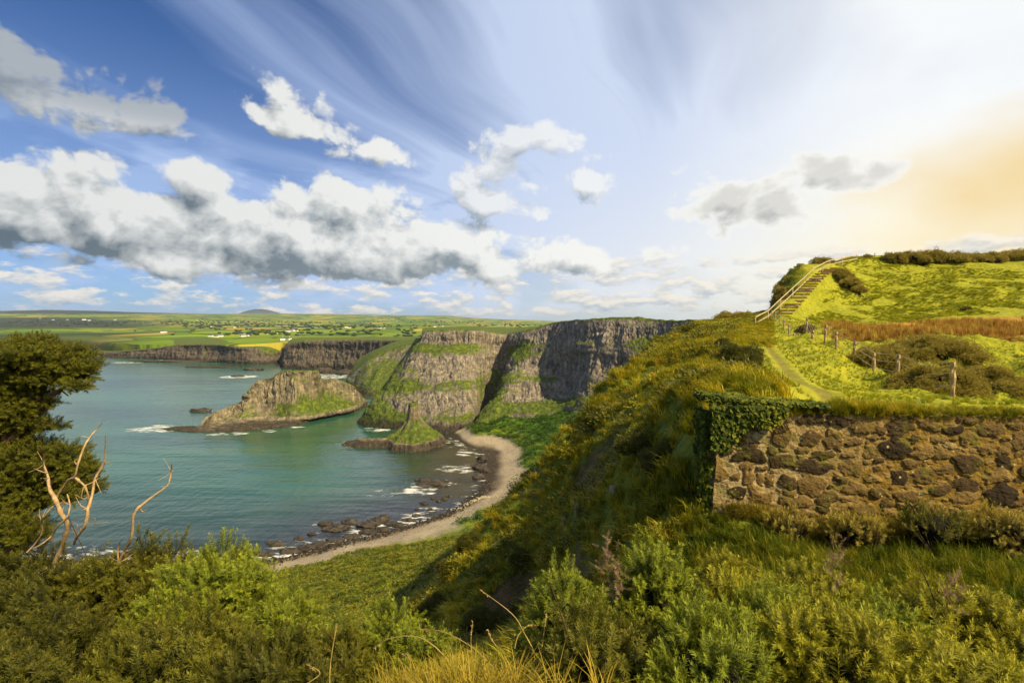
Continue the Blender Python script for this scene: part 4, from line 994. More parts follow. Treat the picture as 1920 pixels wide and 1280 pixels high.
for k, (px_, py_, s) in enumerate(spots):
    h = h0 if k == 0 else copy_tree(h0); x_, y_, z_ = on_farm(px_, py_)
    h.location = (x_, y_, z_-0.5); h.rotation_euler = (0, 0, RG.uniform(-0.6, 0.6)+(1.5 if k % 4 == 3 else 0)); h.scale = (s, s, s*0.9)
    tag(h, 'small white farmhouse with a slate roof on the green fields across the bay', 'house', 'farmhouses on the far fields')
# hedgerow trees and woods
w_pts = []
rng = np.random.RandomState(21)
for (px_, py_, sx_, sy_, n_) in ((390, 608, 60, 4, 260), (470, 604, 50, 2, 120), (520, 610, 90, 1.5, 200), (600, 613, 60, 1.5, 150), (500, 627, 60, 2, 120), (560, 605, 120, 1.5, 140), (700, 612, 120, 1.5, 200), (850, 604, 90, 1.5, 160), (730, 598, 30, 2, 90), (950, 610, 60, 2, 90), (300, 604, 120, 2, 260), (120, 606, 110, 2.5, 300), (650, 622, 130, 5, 120), (450, 618, 120, 5, 90), (760, 625, 60, 5, 60)):
    for i in range(int(n_*0.38)):
        a, b_ = px_+rng.normal()*sx_*0.6, min(max(py_+rng.normal()*sy_, 594), 646); x_, y_, z_ = on_farm(a, b_)
        if y_ > 980: w_pts.append((x_, y_, z_+2))
w_pts = np.array(w_pts); TREE = [(V_, F_, np.zeros(len(V_))) for V_, F_ in (blob((0, 0, 0.6), (1, 1, .9), 2, RG, 0.6) for _ in range(4))]
M_WOOD = mat_leaf('far_trees', [(0.1, (0.012, 0.026, 0.006)), (0.9, (0.040, 0.060, 0.012))], None, 0.0)
sc__ = RG.uniform(3, 6, (len(w_pts), 1))*np.array([[2.0, 1.2, 0.8]])
instancer('woodland', w_pts, yaw(len(w_pts), RG, 0, 0.3), sc__, TREE, M_WOOD, 'dark hedgerow trees and small woods scattered over the far fields', 'trees')

# ------------------------------------------------------------------ the stone wall
WY0, WY1, WX0, WX1 = 8.05, 7.35, 3.17, 11.2
WZ0, WZ1 = H-3.45, H-1.42
Lw = math.hypot(WX1-WX0, WY1-WY0); Hw = WZ1-WZ0
def wall_uv(px, py):
    # where the ray through the photograph meets the wall's face
    a = (px-960)/960; t = np.array([a, 1.0]); m_ = np.array([[t[0], -(WX1-WX0)], [t[1], -(WY1-WY0)]]); s = np.linalg.solve(m_, [WX0, WY0])
    return s[1]*Lw, P(px, py, s[0])[2]-WZ0
def build_wall():
    nu, nv = 900, 250; u = np.linspace(0, Lw, nu); v = np.linspace(0, Hw, nv); U, V_ = np.meshgrid(u, v, indexing='ij')
    w1 = fbm(U*4, V_*4, oct=4, rough=0.6, seed=201)*0.085; w2 = fbm(U*4+9, V_*4+4, oct=4, rough=0.6, seed=202)*0.075; Uw, Vw = U+w1, V_+w2
    hgt = np.zeros_like(U); stone = np.zeros_like(U); srn = np.zeros_like(U)
    rng = np.random.RandomState(77); ST = []
    for px, py, w, h, k in ((1446, 777, 18, 13, .5), (1472, 783, 11, 6, .6), (1521, 783, 27, 11, .15), (1573, 787, 25, 10, .12), (1421, 817, 16, 17, .85), (1466, 817, 19, 19, .45), (1521, 822, 22, 17, .3), (1566, 831, 20, 13, .4), (1387, 833, 12, 6, .35), (1412, 839, 10, 6, .35), (1449, 846, 10, 10, .2), (1404, 857, 30, 13, .08), (1467, 865, 28, 15, .2), (1549, 853, 20, 7, .2), (1528, 873, 38, 14, .1), (1430, 879, 13, 5, .4), (1406, 898, 13, 14, .5), (1430, 899, 9, 12, .55), (1449, 901, 10, 13, .45), (1484, 903, 17, 14, .15), (1385, 925, 20, 15, .05), (1430, 931, 22, 12, .5), (1526, 908, 26, 18, .5), (1684, 840, 27, 20, .05), (1749, 798, 21, 11, .5), (1794, 805, 23, 8, .05), (1822, 867, 26, 16, .2), (1892, 868, 16, 14, .1), (1864, 805, 23, 13, .4), (1697, 895, 15, 13, .1), (1888, 927, 28, 22, .05), (1815, 909, 28, 12, .2), (1600, 875, 22, 15, .5), (1620, 800, 22, 12, .5), (1650, 805, 14, 9, .4), (1640, 850, 18, 12, .5), (1735, 845, 22, 14, .6), (1775, 850, 16, 11, .5), (1610, 915, 22, 14, .5), (1650, 925, 17, 12, .3), (1740, 890, 20, 14, .4), (1770, 920, 20, 13, .3), (1710, 930, 22, 12, .4), (1860, 845, 16, 10, .5), (1560, 935, 20, 12, .4), (1480, 940, 20, 10, .4)):
        uu, vv = wall_uv(px, py); ST.append((uu, vv, w/120, h/120, rng.uniform(-.12, .12), k))
    tries = 0
    while tries < 5000:
        tries += 1; uu, vv = rng.uniform(0.35 if rng.rand() < .8 else 0, Lw), rng.uniform(0.02, Hw-0.06)
        w = rng.uniform(0.10, 0.26) if tries < 2500 else rng.uniform(0.035, 0.12); h = w*rng.uniform(0.45, 0.8)
        if all(abs(uu-s[0]) > (w+s[2])*0.86 or abs(vv-s[1]) > (h+s[3])*0.86 for s in ST): ST.append((uu, vv, w*1.06, h*1.06, rng.uniform(-.3, .3), rng.uniform(.05, .5) if rng.rand() < 0.35 else rng.uniform(.45, .72)))
    for (uu, vv, w, h, ro, k) in ST:
        i0, i1 = np.searchsorted(u, [uu-w*1.7, uu+w*1.7]); j0, j1 = np.searchsorted(v, [vv-h*1.9, vv+h*1.9])
        if i1-i0 < 2 or j1-j0 < 2: continue
        sl = (slice(i0, i1), slice(j0, j1)); a = (Uw[sl]-uu); b_ = (Vw[sl]-vv); a2 = a*math.cos(ro)+b_*math.sin(ro); b2 = b_*math.cos(ro)-a*math.sin(ro)
        e = rng.uniform(1.9, 3.4); an = np.arctan2(b2/h, a2/w); f = 1-(np.abs(a2/w)**e+np.abs(b2/h)**e)**(1/e)*(1+rng.uniform(0.04, 0.13)*np.cos(an*rng.choice([3, 4, 5])+rng.rand()*6)+rng.uniform(0, 0.07)*np.cos(an*7+rng.rand()*6))
        hh = (sstep(-0.02, 0.16, f)*rng.uniform(0.3, 1.0)*0.030 + f.clip(0)*0.022)*min(1, w/0.12)
        m_ = hh > hgt[sl]; hgt[sl] = np.where(m_, hh, hgt[sl]); srn[sl] = np.where(m_, k, srn[sl]); stone[sl] = np.maximum(stone[sl], sstep(-0.01, 0.09, f))
    d = hgt + 0.016*fbm(U*5, V_*5, oct=3, seed=203) + 0.010*fbm(U*16, V_*22, oct=4, seed=204) + 0.006*fbm(U*50, V_*60, oct=2, seed=205)
    d = d - 0.03*sstep(0.35, 0.0, U)
    tx, ty = (WX1-WX0)/Lw, (WY1-WY0)/Lw; nx_, ny_ = ty, -tx
    top = Hw + 0.05*fbm(u*1.3, u*0, oct=3, seed=206)+0.02*fbm(u*7, u*0, oct=2, seed=207)
    VV = V_*(top/Hw)[:, None]
    lean = (VV/Hw)*0.12*np.exp(-U/0.6)
    X_ = WX0+tx*(U+lean)+nx_*d; Y_ = WY0+ty*U+ny_*d; Z_ = WZ0+VV
    base = np.stack([X_, Y_, Z_], -1).reshape(-1, 3)
    algae_shade = sstep(0.5, 3.2, U+0.6*fbm(U*2, V_*2, oct=3, seed=208))  # mortar browner to the right: algae, plus a warm dimness painted into its colour
    F1 = gridF(nu, nv)
    # top and back
    tb = np.stack([X_[:, -1], Y_[:, -1], Z_[:, -1]], 1); back = tb+np.array([0.05, 0.5, 0.02]); bb = back.copy(); bb[:, 2] -= 1.0
    # left end
    eb = base.reshape(nu, nv, 3)[0]; ee = eb+np.array([0.03, 0.5, 0])
    Vall = np.concatenate([base, tb, back, bb, eb, ee]); n0 = len(base)
    i = np.arange(nu-1); F2 = np.stack([n0+i, n0+i+1, n0+nu+i+1, n0+nu+i], 1); F3 = np.stack([n0+nu+i, n0+nu+i+1, n0+2*nu+i+1, n0+2*nu+i], 1)
    j = np.arange(nv-1); m0 = n0+3*nu; F4 = np.stack([m0+j+1, m0+j, m0+nv+j, m0+nv+j+1], 1)
    ex = len(Vall)-n0
    at = dict(stone=np.r_[stone.ravel(), np.zeros(ex)], srn=np.r_[srn.ravel(), np.zeros(ex)], algae_shade=np.r_[algae_shade.ravel(), np.zeros(ex)])
    m, nt, b, out = material('rubble_wall', 0.9, 0.25); p, nrm = npos(nt)
    n2 = nnoise(nt, p, 9, 5, 0.65); n3 = nnoise(nt, p, 45, 4, 0.7); n1 = nnoise(nt, p, 1.6, 4, 0.6)
    mort = nramp(nt, n2*0.6+n3*0.4, [(0.3, (0.16, 0.115, 0.052)), (0.5, (0.31, 0.23, 0.105)), (0.7, (0.46, 0.35, 0.165))])
    wr = (nattr(nt, 'algae_shade')*(n1*1.2+0.45)).clamp(); mort = nmix(nt, wr*0.92, mort, nramp(nt, n2, [(0.3, (0.085, 0.052, 0.006)), (0.7, (0.29, 0.175, 0.020))]))
    sr = nattr(nt, 'srn'); stn = nramp(nt, (sr+(n2-0.5)*0.35).clamp(), [(0.05, (0.028, 0.018, 0.008)), (0.35, (0.085, 0.054, 0.018)), (0.65, (0.20, 0.130, 0.036)), (0.9, (0.38, 0.31, 0.17))])
    c = nmix(nt, nattr(nt, 'stone'), mort, stn)
    lich = nvor(nt, p, 9.0, 'F1'); lw = (0.17-lich+(n2-0.5)*0.55).step(0.0, 0.06)*nnoise(nt, p, 3.0, 2).step(0.46, 0.60)
    c = nmix(nt, lw*0.8, c, (0.50, 0.40, 0.20))
    moss = (nnoise(nt, p, 3.2, 6, 0.7)).step(0.52, 0.64)*0.7; c = nmix(nt, moss, c, nmix(nt, n3, (0.05, 0.055, 0.008), (0.17, 0.15, 0.018)))
    nt.links.new(c.s, b.inputs['Base Color']); nbump(nt, b, n3*0.5+n2*0.5, 0.8, 0.02)
    o = mesh_np('stone_wall', Vall, np.concatenate([F1, F2, F3, F4]), at, mat=m)
    return tag(o, 'old rubble wall of rounded brown stones set in pale mortar, overgrown along the top', 'wall'), tx, ty
wall_o, tx, ty = build_wall()
def wpt(u, v, out_=0.0): return np.array([WX0+tx*u+ty*out_, WY0+ty*u-tx*out_, WZ0+v])

# ivy over the left shoulder of the wall
leafV = np.array([(0, 0, 0), (0.45, 0.25, .04), (0.28, 0.62, 0), (0, 1, .06), (-0.28, 0.62, 0), (-0.45, 0.25, .04)], float); leafV[:, 1] -= 0.1
leafF = np.array([(0, 1, 2), (0, 2, 3), (0, 3, 4), (0, 4, 5)])
def ivy():
    rng = np.random.RandomState(8); pts, nr = [], []
    n = 9000
    for i in range(n):
        k = rng.rand()
        if k < 0.42:      # hanging on the face
            u = rng.rand()**1.3*1.25-0.05; lim = 0.62-0.55*u + 0.10*math.sin(u*9)
            if lim <= 0.02: continue
            v = Hw+0.14-rng.rand()*max(lim+0.08, 0.05); q = wpt(u, v, rng.uniform(0.03, 0.20)); nn = (-0.1, -1, 0.35)
        elif k < 0.86:    # over the top
            u = rng.rand()**1.3*1.9-0.15; q = wpt(u, Hw+0.08+0.10*math.exp(-u)+rng.rand()*0.10*max(0.2, 1-u/3), rng.uniform(-0.55, 0.10)); nn = (0, -0.35, 1)
        else:             # down the left end
            v = Hw*rng.rand()**0.42; q = wpt(rng.uniform(-0.16, 0.03), v, rng.uniform(-0.45, 0.05)); nn = (-1, -0.7, 0.2)
        pts.append(q); nr.append(np.array(nn)+rng.normal(size=3)*0.45)
    pts = np.array(pts); nr = np.array(nr); nr /= np.linalg.norm(nr, axis=1, keepdims=True)
    down = np.array([0, 0, -1.0])+rng.normal(size=pts.shape)*0.4; down -= nr*(down*nr).sum(1, keepdims=True); down /= np.linalg.norm(down, axis=1, keepdims=True)
    Rm = np.stack([np.cross(down, nr), down, nr], -1)
    V, F, at = merge((leafV, leafF, np.zeros(6)), pts, Rm, 0.045+0.045*rng.rand(len(pts)), rng)
    root = empty('ivy', wpt(0, Hw)); c = np.array(root.location)
    mesh_np('leaves', V-c, F, at, smooth=False, mat=M_IVY, parent=root)
    vines = []
    for i in range(26):
        u = rng.rand()*1.1; vines.append([(*(wpt(u, Hw+0.05, 0.02)-c), .010), (*(wpt(u+rng.normal()*.08, Hw-0.25, 0.07)-c), .008), (*(wpt(u+rng.normal()*.15, Hw-0.15-0.45*max(0, 1-u), 0.06)-c), .004)])
    V, F = tube(vines, 5); mesh_np('stem', V, F, mat=M_TWIG, parent=root)
    tag(root, 'dark green ivy hanging over the top left shoulder of the stone wall', 'ivy')
ivy()

# ------------------------------------------------------------------ grass
rng = np.random.RandomState(31)
TUFT = [blades(34, rng, 1.0, 0.016, 0.75, 0.22, 4, (-0.5, -0.3)) for _ in range(4)]
TUFTC = [blades(26, rng, 1.0, 0.030, 0.85, 0.35, 3, (-0.6, -0.3)) for _ in range(4)]
RUSH = [blades(26, rng, 1.0, 0.022, 0.18, 0.30, 2, (0.1, 0)) for _ in range(3)]
FERN = [spray(40, rng, 0.22, 0.55, 1.5) for _ in range(4)]
# ledge before the wall and the wall foot
def keep_ledge(x, y, z, r): return (y < np.interp(x, [WX0, WX1], [WY0, WY1])-0.08) | (x < WX0-0.05)
p_ = sample_ground(5200, 3.2, 11.5, 14, 62, rng, keep_ledge)
instancer('grass', p_, yaw(len(p_), rng, 0.3, 0.9), rng.uniform(0.14, 0.34, len(p_)), TUFT, M_GRASSG, 'long wind combed green grass on the ledge in front of the wall', 'grass')
qn = 900; uu_ = rng.uniform(0.25, Lw, qn); ou_ = rng.uniform(0.05, 0.7, qn)*np.clip(uu_/1.5, 0.3, 1); qx = WX0+tx*uu_+ty*ou_; qy = WY0+ty*uu_-tx*ou_
p_ = np.stack([qx, qy, ground(qx, qy)], 1)
instancer('grass', p_, yaw(qn, rng, 0.3, 0.9), rng.uniform(0.25, 0.5, qn)*np.clip(0.5+uu_/5, 0.5, 1), TUFT, M_THICK, 'rank brown green growth burying the foot of the wall', 'grass')
# along the top of the wall
q = np.array([wpt(rng.uniform(0.9, Lw), Hw+rng.uniform(-0.03, 0.05), rng.uniform(-0.5, 0.07)) for _ in range(2600)])
instancer('grass', q, yaw(len(q), rng, 0.6, 1.4), rng.uniform(0.08, 0.22, len(q))*(0.6+0.8*sstep(-0.3, 0.4, fbm(q[:, 0]*1.3, q[:, 1], oct=3, seed=77))), TUFT, M_GRASS, 'short yellow grass growing along the top of the stone wall', 'grass')
# slope left of the wall
STL = [P(a, b_, c)[:2] for a, b_, c in ((1440, 597, 80), (1478, 569, 89), (1502, 548, 94), (1520, 525, 100), (1542, 507, 106), (1560, 500, 110))]
PPX = lambda y: np.interp(y, [9.5, 12.8, 18, 25, 36, 50, 80], [1600, 1560, 1510, 1470, 1440, 1420, 1424])
def kslope(x, y, z, r): return (fbm(x/3.5, y/3.5, z/3.5, oct=4, seed=35) < 0.40) & (x/y*960+960 < PPX(y)-0.9*960/y-16) & ~((x > WX0-.1) & (y < 9)) & ~((x > 1.2) & (y < 8)) & (z > 20)
p_ = sample_ground(19000, 5.5, 45, -30, 42, rng, kslope, 1.35)
rr_ = np.hypot(p_[:, 0], p_[:, 1])
instancer('grass', p_, yaw(len(p_), rng, 0.2, 0.8), rng.uniform(0.28, 0.62, len(p_))*(0.6+rr_/70), TUFTC, M_GRASS, 'shaggy yellow green tussocks combed down the steep slope above the bay', 'grass')
p_ = sample_ground(34000, 40, 158, 12, 54, rng, lambda x, y, z, r: (z > H-9) & ((x/y*960+960 < PPX(y)-12) & (y < 100) | (x/y*960+960 < 1450)) & ~((seg_dist(x, y, STL) < 3.2)), 1.6)
instancer('grass', p_, yaw(len(p_), rng, 0.2, 0.9), rng.uniform(0.35, 0.8, len(p_))*np.array([[1.5], [1.5], [0.55]]).T if False else np.stack([rng.uniform(0.45, 1.0, len(p_))]*2+[rng.uniform(0.22, 0.55, len(p_))], 1), TUFTC, M_GRASS, 'rough pasture grass on the clifftop and the hillside', 'grass')
p_ = sample_ground(30000, 84, 150, 26, 54, rng, lambda x, y, z, r: (x/y*960+960 > 1450) & (y > 80) & (seg_dist(x, y, STL) > 3.2) & (fbm(x/5, y/5, z/2.0, oct=3, seed=48) > -0.15), 1.6)
instancer('grass', p_, yaw(len(p_), rng, 0.2, 0.9), np.stack([rng.uniform(0.35, 0.8, len(p_))]*2+[rng.uniform(0.14, 0.32, len(p_))], 1), TUFTC, M_LAWN, 'sunlit hummocky turf of the hillside', 'grass')
# plateau beyond the wall
p_ = sample_ground(22000, 10.0, 100, 22, 53, rng, lambda x, y, z, r: (seg_dist(x, y, PATH) > 0.5) & (y > 8.7) & (y < 82) & (x/y*960+960 > PPX(y)-60), 1.3)
instancer('grass', p_, yaw(len(p_), rng, 0.5, 1.2), rng.uniform(0.08, 0.18, len(p_))*(1+0.012*p_[:, 1]), TUFT, M_LAWN, 'sunlit yellow grass beside the path behind the wall', 'grass')
def kclump(x, y, z, r): return (x/y*960+960 < PPX(y)-1.6*960/y-28) & ~((x > WX0-.3) & (y < 9.5)) & ~((x > 0.8) & (y < 9)) & (fbm(x/4, y/4, z/4, oct=3, seed=45) > 0.10) & (z > 30)
CL = [spray(130, rng, 0.08, 0.26, 1.6) for _ in range(4)]
p_ = sample_ground(3600, 13.0, 70, -26, 42, rng, kclump, 1.35); rr_ = np.hypot(p_[:, 0], p_[:, 1]); sz = rng.uniform(0.22, 0.75, len(p_))*(0.6+rr_/40)
instancer('undergrowth', p_, yaw(len(p_), rng), np.stack([sz, sz, sz*rng.uniform(0.5, 0.9, len(p_))], 1), CL, M_DARK, 'dark low scrub growing in patches over the steep slope', 'undergrowth')
def kclump2(x, y, z, r): return (x/y*960+960 < PPX(y)-1.6*960/y-28) & ~((x > WX0-.3) & (y < 9.5)) & ~((x > 0.8) & (y < 9)) & (fbm(x/3, y/3, z/3, oct=3, seed=46) > 0.12) & (z > 30)
p_ = sample_ground(3600, 15.0, 80, -26, 42, rng, kclump2, 1.35); rr_ = np.hypot(p_[:, 0], p_[:, 1]); sz = rng.uniform(0.20, 0.62, len(p_))*(0.6+rr_/40)
instancer('undergrowth', p_, yaw(len(p_), rng), np.stack([sz, sz, sz*rng.uniform(0.5, 0.9, len(p_))], 1), CL, M_GORSE_Y, 'bright yellow green scrub growing in patches over the steep slope', 'undergrowth')
# russet rushes
def krush(x, y, z, r):
    return (x/y > 0.60+0.06*r.rand(len(x))) & (z < H+1.2) & (fbm(x/9, y/3.2, oct=3, seed=33) > -0.08) & (seg_dist(x, y, PATH) > 6)
p_ = sample_ground(9000, 54, 112, 31, 50, rng, krush, 1.6); p_ = p_[(p_[:, 1] < 77) & (p_[:, 1] > 49)]
instancer('rushes', p_, yaw(len(p_), rng), np.stack([rng.uniform(0.5, 0.9, len(p_))]*2+[rng.uniform(0.5, 1.15, len(p_))], 1), RUSH, M_RUSH, 'belt of russet rushes across the field at the foot of the hill', 'rushes')
# bracken on the slope below and on the green slope under the cliffs
p_ = sample_ground(13000, 50, 175, -48, 2, rng, lambda x, y, z, r: (z > 3.9) & (z < 40), 1.6)
instancer('bracken', p_, yaw(len(p_), rng), np.stack([rng.uniform(0.7, 1.7, len(p_))]*2+[rng.uniform(0.4, 0.85, len(p_))], 1), FERN, M_FERN, 'olive bracken covering the slope just above the beach', 'bracken')
p_ = sample_ground(6000, 190, 375, -14, 20, rng, lambda x, y, z, r: (z > 4.2) & (z < 45) & (x > -35), 1.3)
M_LUSH = mat_leaf('lush_herbs', [(0.1, (0.018, 0.045, 0.005)), (0.5, (0.045, 0.105, 0.008)), (0.9, (0.11, 0.18, 0.010))], None, 0.3)
instancer('undergrowth', p_, yaw(len(p_), rng), np.stack([rng.uniform(1.2, 3.0, len(p_))]*2+[rng.uniform(0.6, 1.6, len(p_))], 1), FERN, M_LUSH, 'deep green undergrowth on the slope at the foot of the cliffs', 'undergrowth')

def put_bramble(px, pytop, d, w, label, mat):
    k = d/960; top = np.array(P(px, pytop, d)); g_ = zg(top[0], top[1]); h = max(top[2]-g_, 0.3); rng = np.random.RandomState(int(px+pytop))
    o = gorse((top[0], top[1], top[2]-h), w*k, h, rng, mat, 150, 0.16, 16, 'bramble_bush', 0.0); return tag(o, label, 'bush')
# ------------------------------------------------------------------ shrubs
def put_shrub(px, py, d, w, h, label, mat=None, leaf=None, dens=None, n=14, flat=0.75, name='gorse_shrub', cat='shrub', group=None, stretch=(1, 1), sink=0.1):
    """px, py: middle of the foot; w: half-width in photo pixels, h: height in pixels"""
    rng = np.random.RandomState(int(px*7+py)); k = d/960; x_ = (px-960)*k; z_ = P(px, py, d)[2]; g_ = zg(x_, d)
    z_ = min(z_, g_+0.3*h*k) if abs(z_-g_) < h*k*1.2 else g_
    W_, H_ = w*k, h*k; lf = leaf or max(0.07, 4.2*k); n = int(n*2.2)
    o = shrub((x_, d, z_-H_*sink), W_, H_*(1+sink), rng, mat or M_GORSE_D, dens or min(2600, 3.2/(lf*lf)), lf, n, name, flat, stretch=stretch)
    return tag(o, label, cat, group)
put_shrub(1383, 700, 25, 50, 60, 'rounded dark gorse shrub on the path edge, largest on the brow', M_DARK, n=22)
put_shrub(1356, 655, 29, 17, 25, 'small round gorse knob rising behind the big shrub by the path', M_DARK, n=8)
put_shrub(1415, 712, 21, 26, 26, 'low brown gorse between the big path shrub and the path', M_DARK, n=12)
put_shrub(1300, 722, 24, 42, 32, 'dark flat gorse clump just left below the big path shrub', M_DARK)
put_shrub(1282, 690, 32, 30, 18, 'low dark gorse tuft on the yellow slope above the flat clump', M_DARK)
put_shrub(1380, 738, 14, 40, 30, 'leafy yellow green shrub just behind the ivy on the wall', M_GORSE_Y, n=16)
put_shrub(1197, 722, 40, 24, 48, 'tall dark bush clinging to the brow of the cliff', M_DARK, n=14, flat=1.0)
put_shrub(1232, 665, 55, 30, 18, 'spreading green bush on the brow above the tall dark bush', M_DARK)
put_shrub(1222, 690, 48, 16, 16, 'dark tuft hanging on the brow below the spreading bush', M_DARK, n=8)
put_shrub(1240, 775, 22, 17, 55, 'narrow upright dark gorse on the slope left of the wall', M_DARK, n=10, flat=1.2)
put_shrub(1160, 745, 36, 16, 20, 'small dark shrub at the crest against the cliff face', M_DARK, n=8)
put_bramble(1480, 950, 7.3, 55, 'brown green bramble growing up the wall foot near its pale left end', M_THICK)
put_bramble(1600, 945, 7.1, 80, 'bramble heap against the middle of the wall', M_THICK)
put_bramble(1750, 925, 6.9, 85, 'tallest bramble heap against the right half of the wall', M_GORSE_D)
put_bramble(1890, 935, 6.7, 85, 'russet bramble heap at the right end of the wall', M_THICK)
put_shrub(1262, 905, 10.5, 62, 95, 'big dark bramble bush left of the wall end', M_DARK, n=22, name='bramble_bush', cat='bush')
put_shrub(1305, 985, 8.6, 42, 90, 'tangled brown green bramble at the foot of the wall end', M_DARK, n=18, name='bramble_bush', cat='bush')
put_shrub(1210, 960, 12.5, 50, 50, 'low dark bramble patch below the big bramble bush', M_DARK, n=16, name='bramble_bush', cat='bush')
put_shrub(1215, 800, 17, 34, 26, 'leafy green bush in the hollow right of the slope', M_GORSE_Y, n=12)
put_shrub(1118, 850, 25, 26, 30, 'dark bush under the overhanging yellow turf on the slope', M_DARK, n=12)
put_shrub(884, 1040, 24, 34, 48, 'black green bush on the lower edge of the slope over the bracken', M_DARK, n=14, flat=1.0)
put_shrub(838, 1075, 23, 26, 30, 'smaller dark bush left below the black green one', M_DARK, n=10)
put_shrub(978, 1048, 19, 24, 34, 'upper of two dark knobs of gorse in the middle of the slope', M_DARK, n=10, flat=1.0)
put_shrub(974, 1078, 17, 22, 30, 'lower of two dark knobs of gorse in the middle of the slope', M_DARK, n=10, flat=1.0)
put_shrub(815, 1150, 20, 40, 50, 'dark broken gorse at the bottom end of the slope', M_DARK, n=14)
put_shrub(905, 1150, 17, 46, 44, 'brown shaggy gorse above the seeding grass', M_DARK, n=14)
put_shrub(1000, 900, 27, 22, 22, 'dark tuft at the outer edge of the slope beside the beach', M_DARK, n=9)
put_shrub(930, 985, 27, 26, 24, 'dark bush at the slope edge beside the end of the beach', M_DARK, n=10)
# wind shaped thicket behind the fence
put_shrub(1645, 702, 31, 62, 56, 'left hummock of the wind shaped thicket behind the fence', M_THICK, n=26, name='thicket', flat=0.55)
put_shrub(1745, 690, 34, 84, 66, 'highest hummock of the wind shaped thicket, at its back', M_THICK, n=34, name='thicket', flat=0.5)
put_shrub(1760, 752, 22.5, 78, 70, 'front hummock of the thicket with lighter spiky tops behind the fence posts', M_THICK, n=30, name='thicket', flat=0.6)
put_shrub(1858, 735, 26, 48, 62, 'right shoulder of the thicket, dark and lumpy', M_THICK, n=22, name='thicket')
put_shrub(1900, 752, 23, 44, 44, 'dark low end of the thicket at the right', M_THICK, n=16, name='thicket')
put_shrub(1915, 690, 38, 20, 26, 'small round bush alone in the yellow grass right of the thicket', n=8)
put_shrub(1885, 655, 47, 34, 22, 'dark brown clump in the rushes at the right', M_RUSH, n=12, name='rush_clump', cat='rushes')
put_shrub(1512, 620, 62, 14, 12, 'small brown clump where the rushes begin', M_BROWN, n=8, name='rush_clump', cat='rushes')
# hilltop
for px_, py_, d_, w_, h_, lab in ((1490, 560, 106, 34, 50, 'large dark bush on the crag left of the steps'), (1462, 585, 100, 16, 55, 'bush hanging down the left side of the crag'), (1515, 525, 110, 24, 28, 'bush higher on the crag beside the hand rail'), (1535, 500, 116, 17, 17, 'dark round bush on the skyline above the steps'), (1550, 497, 118, 12, 12, 'smaller bush on the skyline touching the hand rail'),
                                   (1572, 530, 106, 22, 30, 'dark bush right beside the top of the steps'), (1592, 538, 103, 18, 20, 'low dark bush right below the top of the steps'), (1622, 488, 122, 8, 10, 'tiny bush on the skyline right of the steps'), (1608, 545, 101, 14, 14, 'lone small bush on the hillside right of the steps'),
                                   (1368, 602, 106, 26, 15, 'dark bush on the ridge left of the foot of the steps'), (1395, 597, 100, 20, 10, 'low bush between the ridge bush and the steps')):
    put_shrub(px_, py_, d_, w_, h_, lab, M_THICK, n=14)
for px_, w_, h_ in ((1672, 28, 18), (1705, 30, 22), (1740, 34, 24), (1778, 34, 20), (1815, 30, 16), (1848, 30, 20), (1885, 32, 24), (1918, 30, 22), (1960, 34, 22)):
    put_shrub(px_, 495, 119, w_, h_, 'dark gorse in the long row along the top of the hill', M_THICK, n=14, group='gorse row along the hilltop')
put_shrub(1810, 585, 86, 9, 11, 'small dark bush alone in the middle of the hillside', n=7)
for px_, py_, d_ in ((1240, 603, 330), (1275, 605, 322), (1305, 606, 312), (1205, 602, 340), (1325, 606, 300)):
    put_shrub(px_, py_, d_, 14, 8, 'low gorse on the flat clifftop beyond the brow', n=8, group='gorse on the far clifftop')

# stones poking out of the slope
for k, (px_, py_, d_, w_, h_, lab) in enumerate(((1112, 945, 17, 8, 8, 'pale stone bare on the slope among tussocks'), (1085, 975, 16, 7, 14, 'upright pale stone lower on the slope'), (1155, 980, 13, 9, 9, 'pale stone beside the brambles on the slope'), (968, 1105, 15, 9, 20, 'pointed white rock sticking out of the slope above the gorse'), (1160, 945, 14.5, 5, 5, 'little stone above the pale stone by the brambles'), (1060, 960, 18, 6, 10, 'grey stone left of the upright pale one'))):
    k_ = d_/960; x_ = (px_-960)*k_; o = rock('rock', (x_, d_, zg(x_, d_)+h_*k_*0.5), (w_*k_, w_*k_*0.8, h_*k_), RG, mat_plain('pale_rock', (0.34, 0.30, 0.21), 0.9, 0.4, 5.0, 0.05)); tag(o, lab, 'rock')

# ------------------------------------------------------------------ wooden steps with hand rails
M_TIMBER = mat_plain('pale_timber', (0.44, 0.34, 0.20), 0.8, 0.25, 3.0, 0.02); M_RISER = mat_plain('dark_sleeper', (0.12, 0.072, 0.030), 0.9, 0.3, 4.0, 0.02)
M_POST = mat_plain('weathered_post', (0.38, 0.27, 0.13), 0.9, 0.35, 6.0, 0.02)
ST_L = [(1434, 600, 80), (1446, 595, 82), (1469, 573, 88), (1491, 549, 93), (1508, 531, 98), (1528, 513, 102), (1550, 503, 108)]
st = np.array([P(*q) for q in ST_L])
def along(t):
    k = t*(len(st)-1); i = min(int(k), len(st)-2); return st[i]*(1-(k-i))+st[i+1]*(k-i)
steps = empty('wooden_steps', tuple(st[0])); o0 = np.array(steps.location)
tag(steps, 'long flight of wooden steps with a pale double hand rail climbing the hill', 'steps')
NS = 24
for i in range(NS):
    a = along(i/(NS-1)); w_ = 2.7; V, F = box_vf(w_/2+0.1, 0, 0.02, w_, 0.22, 0.27); V = V+a-o0
    mesh_np('step', V, F, smooth=False, mat=M_RISER, parent=steps)
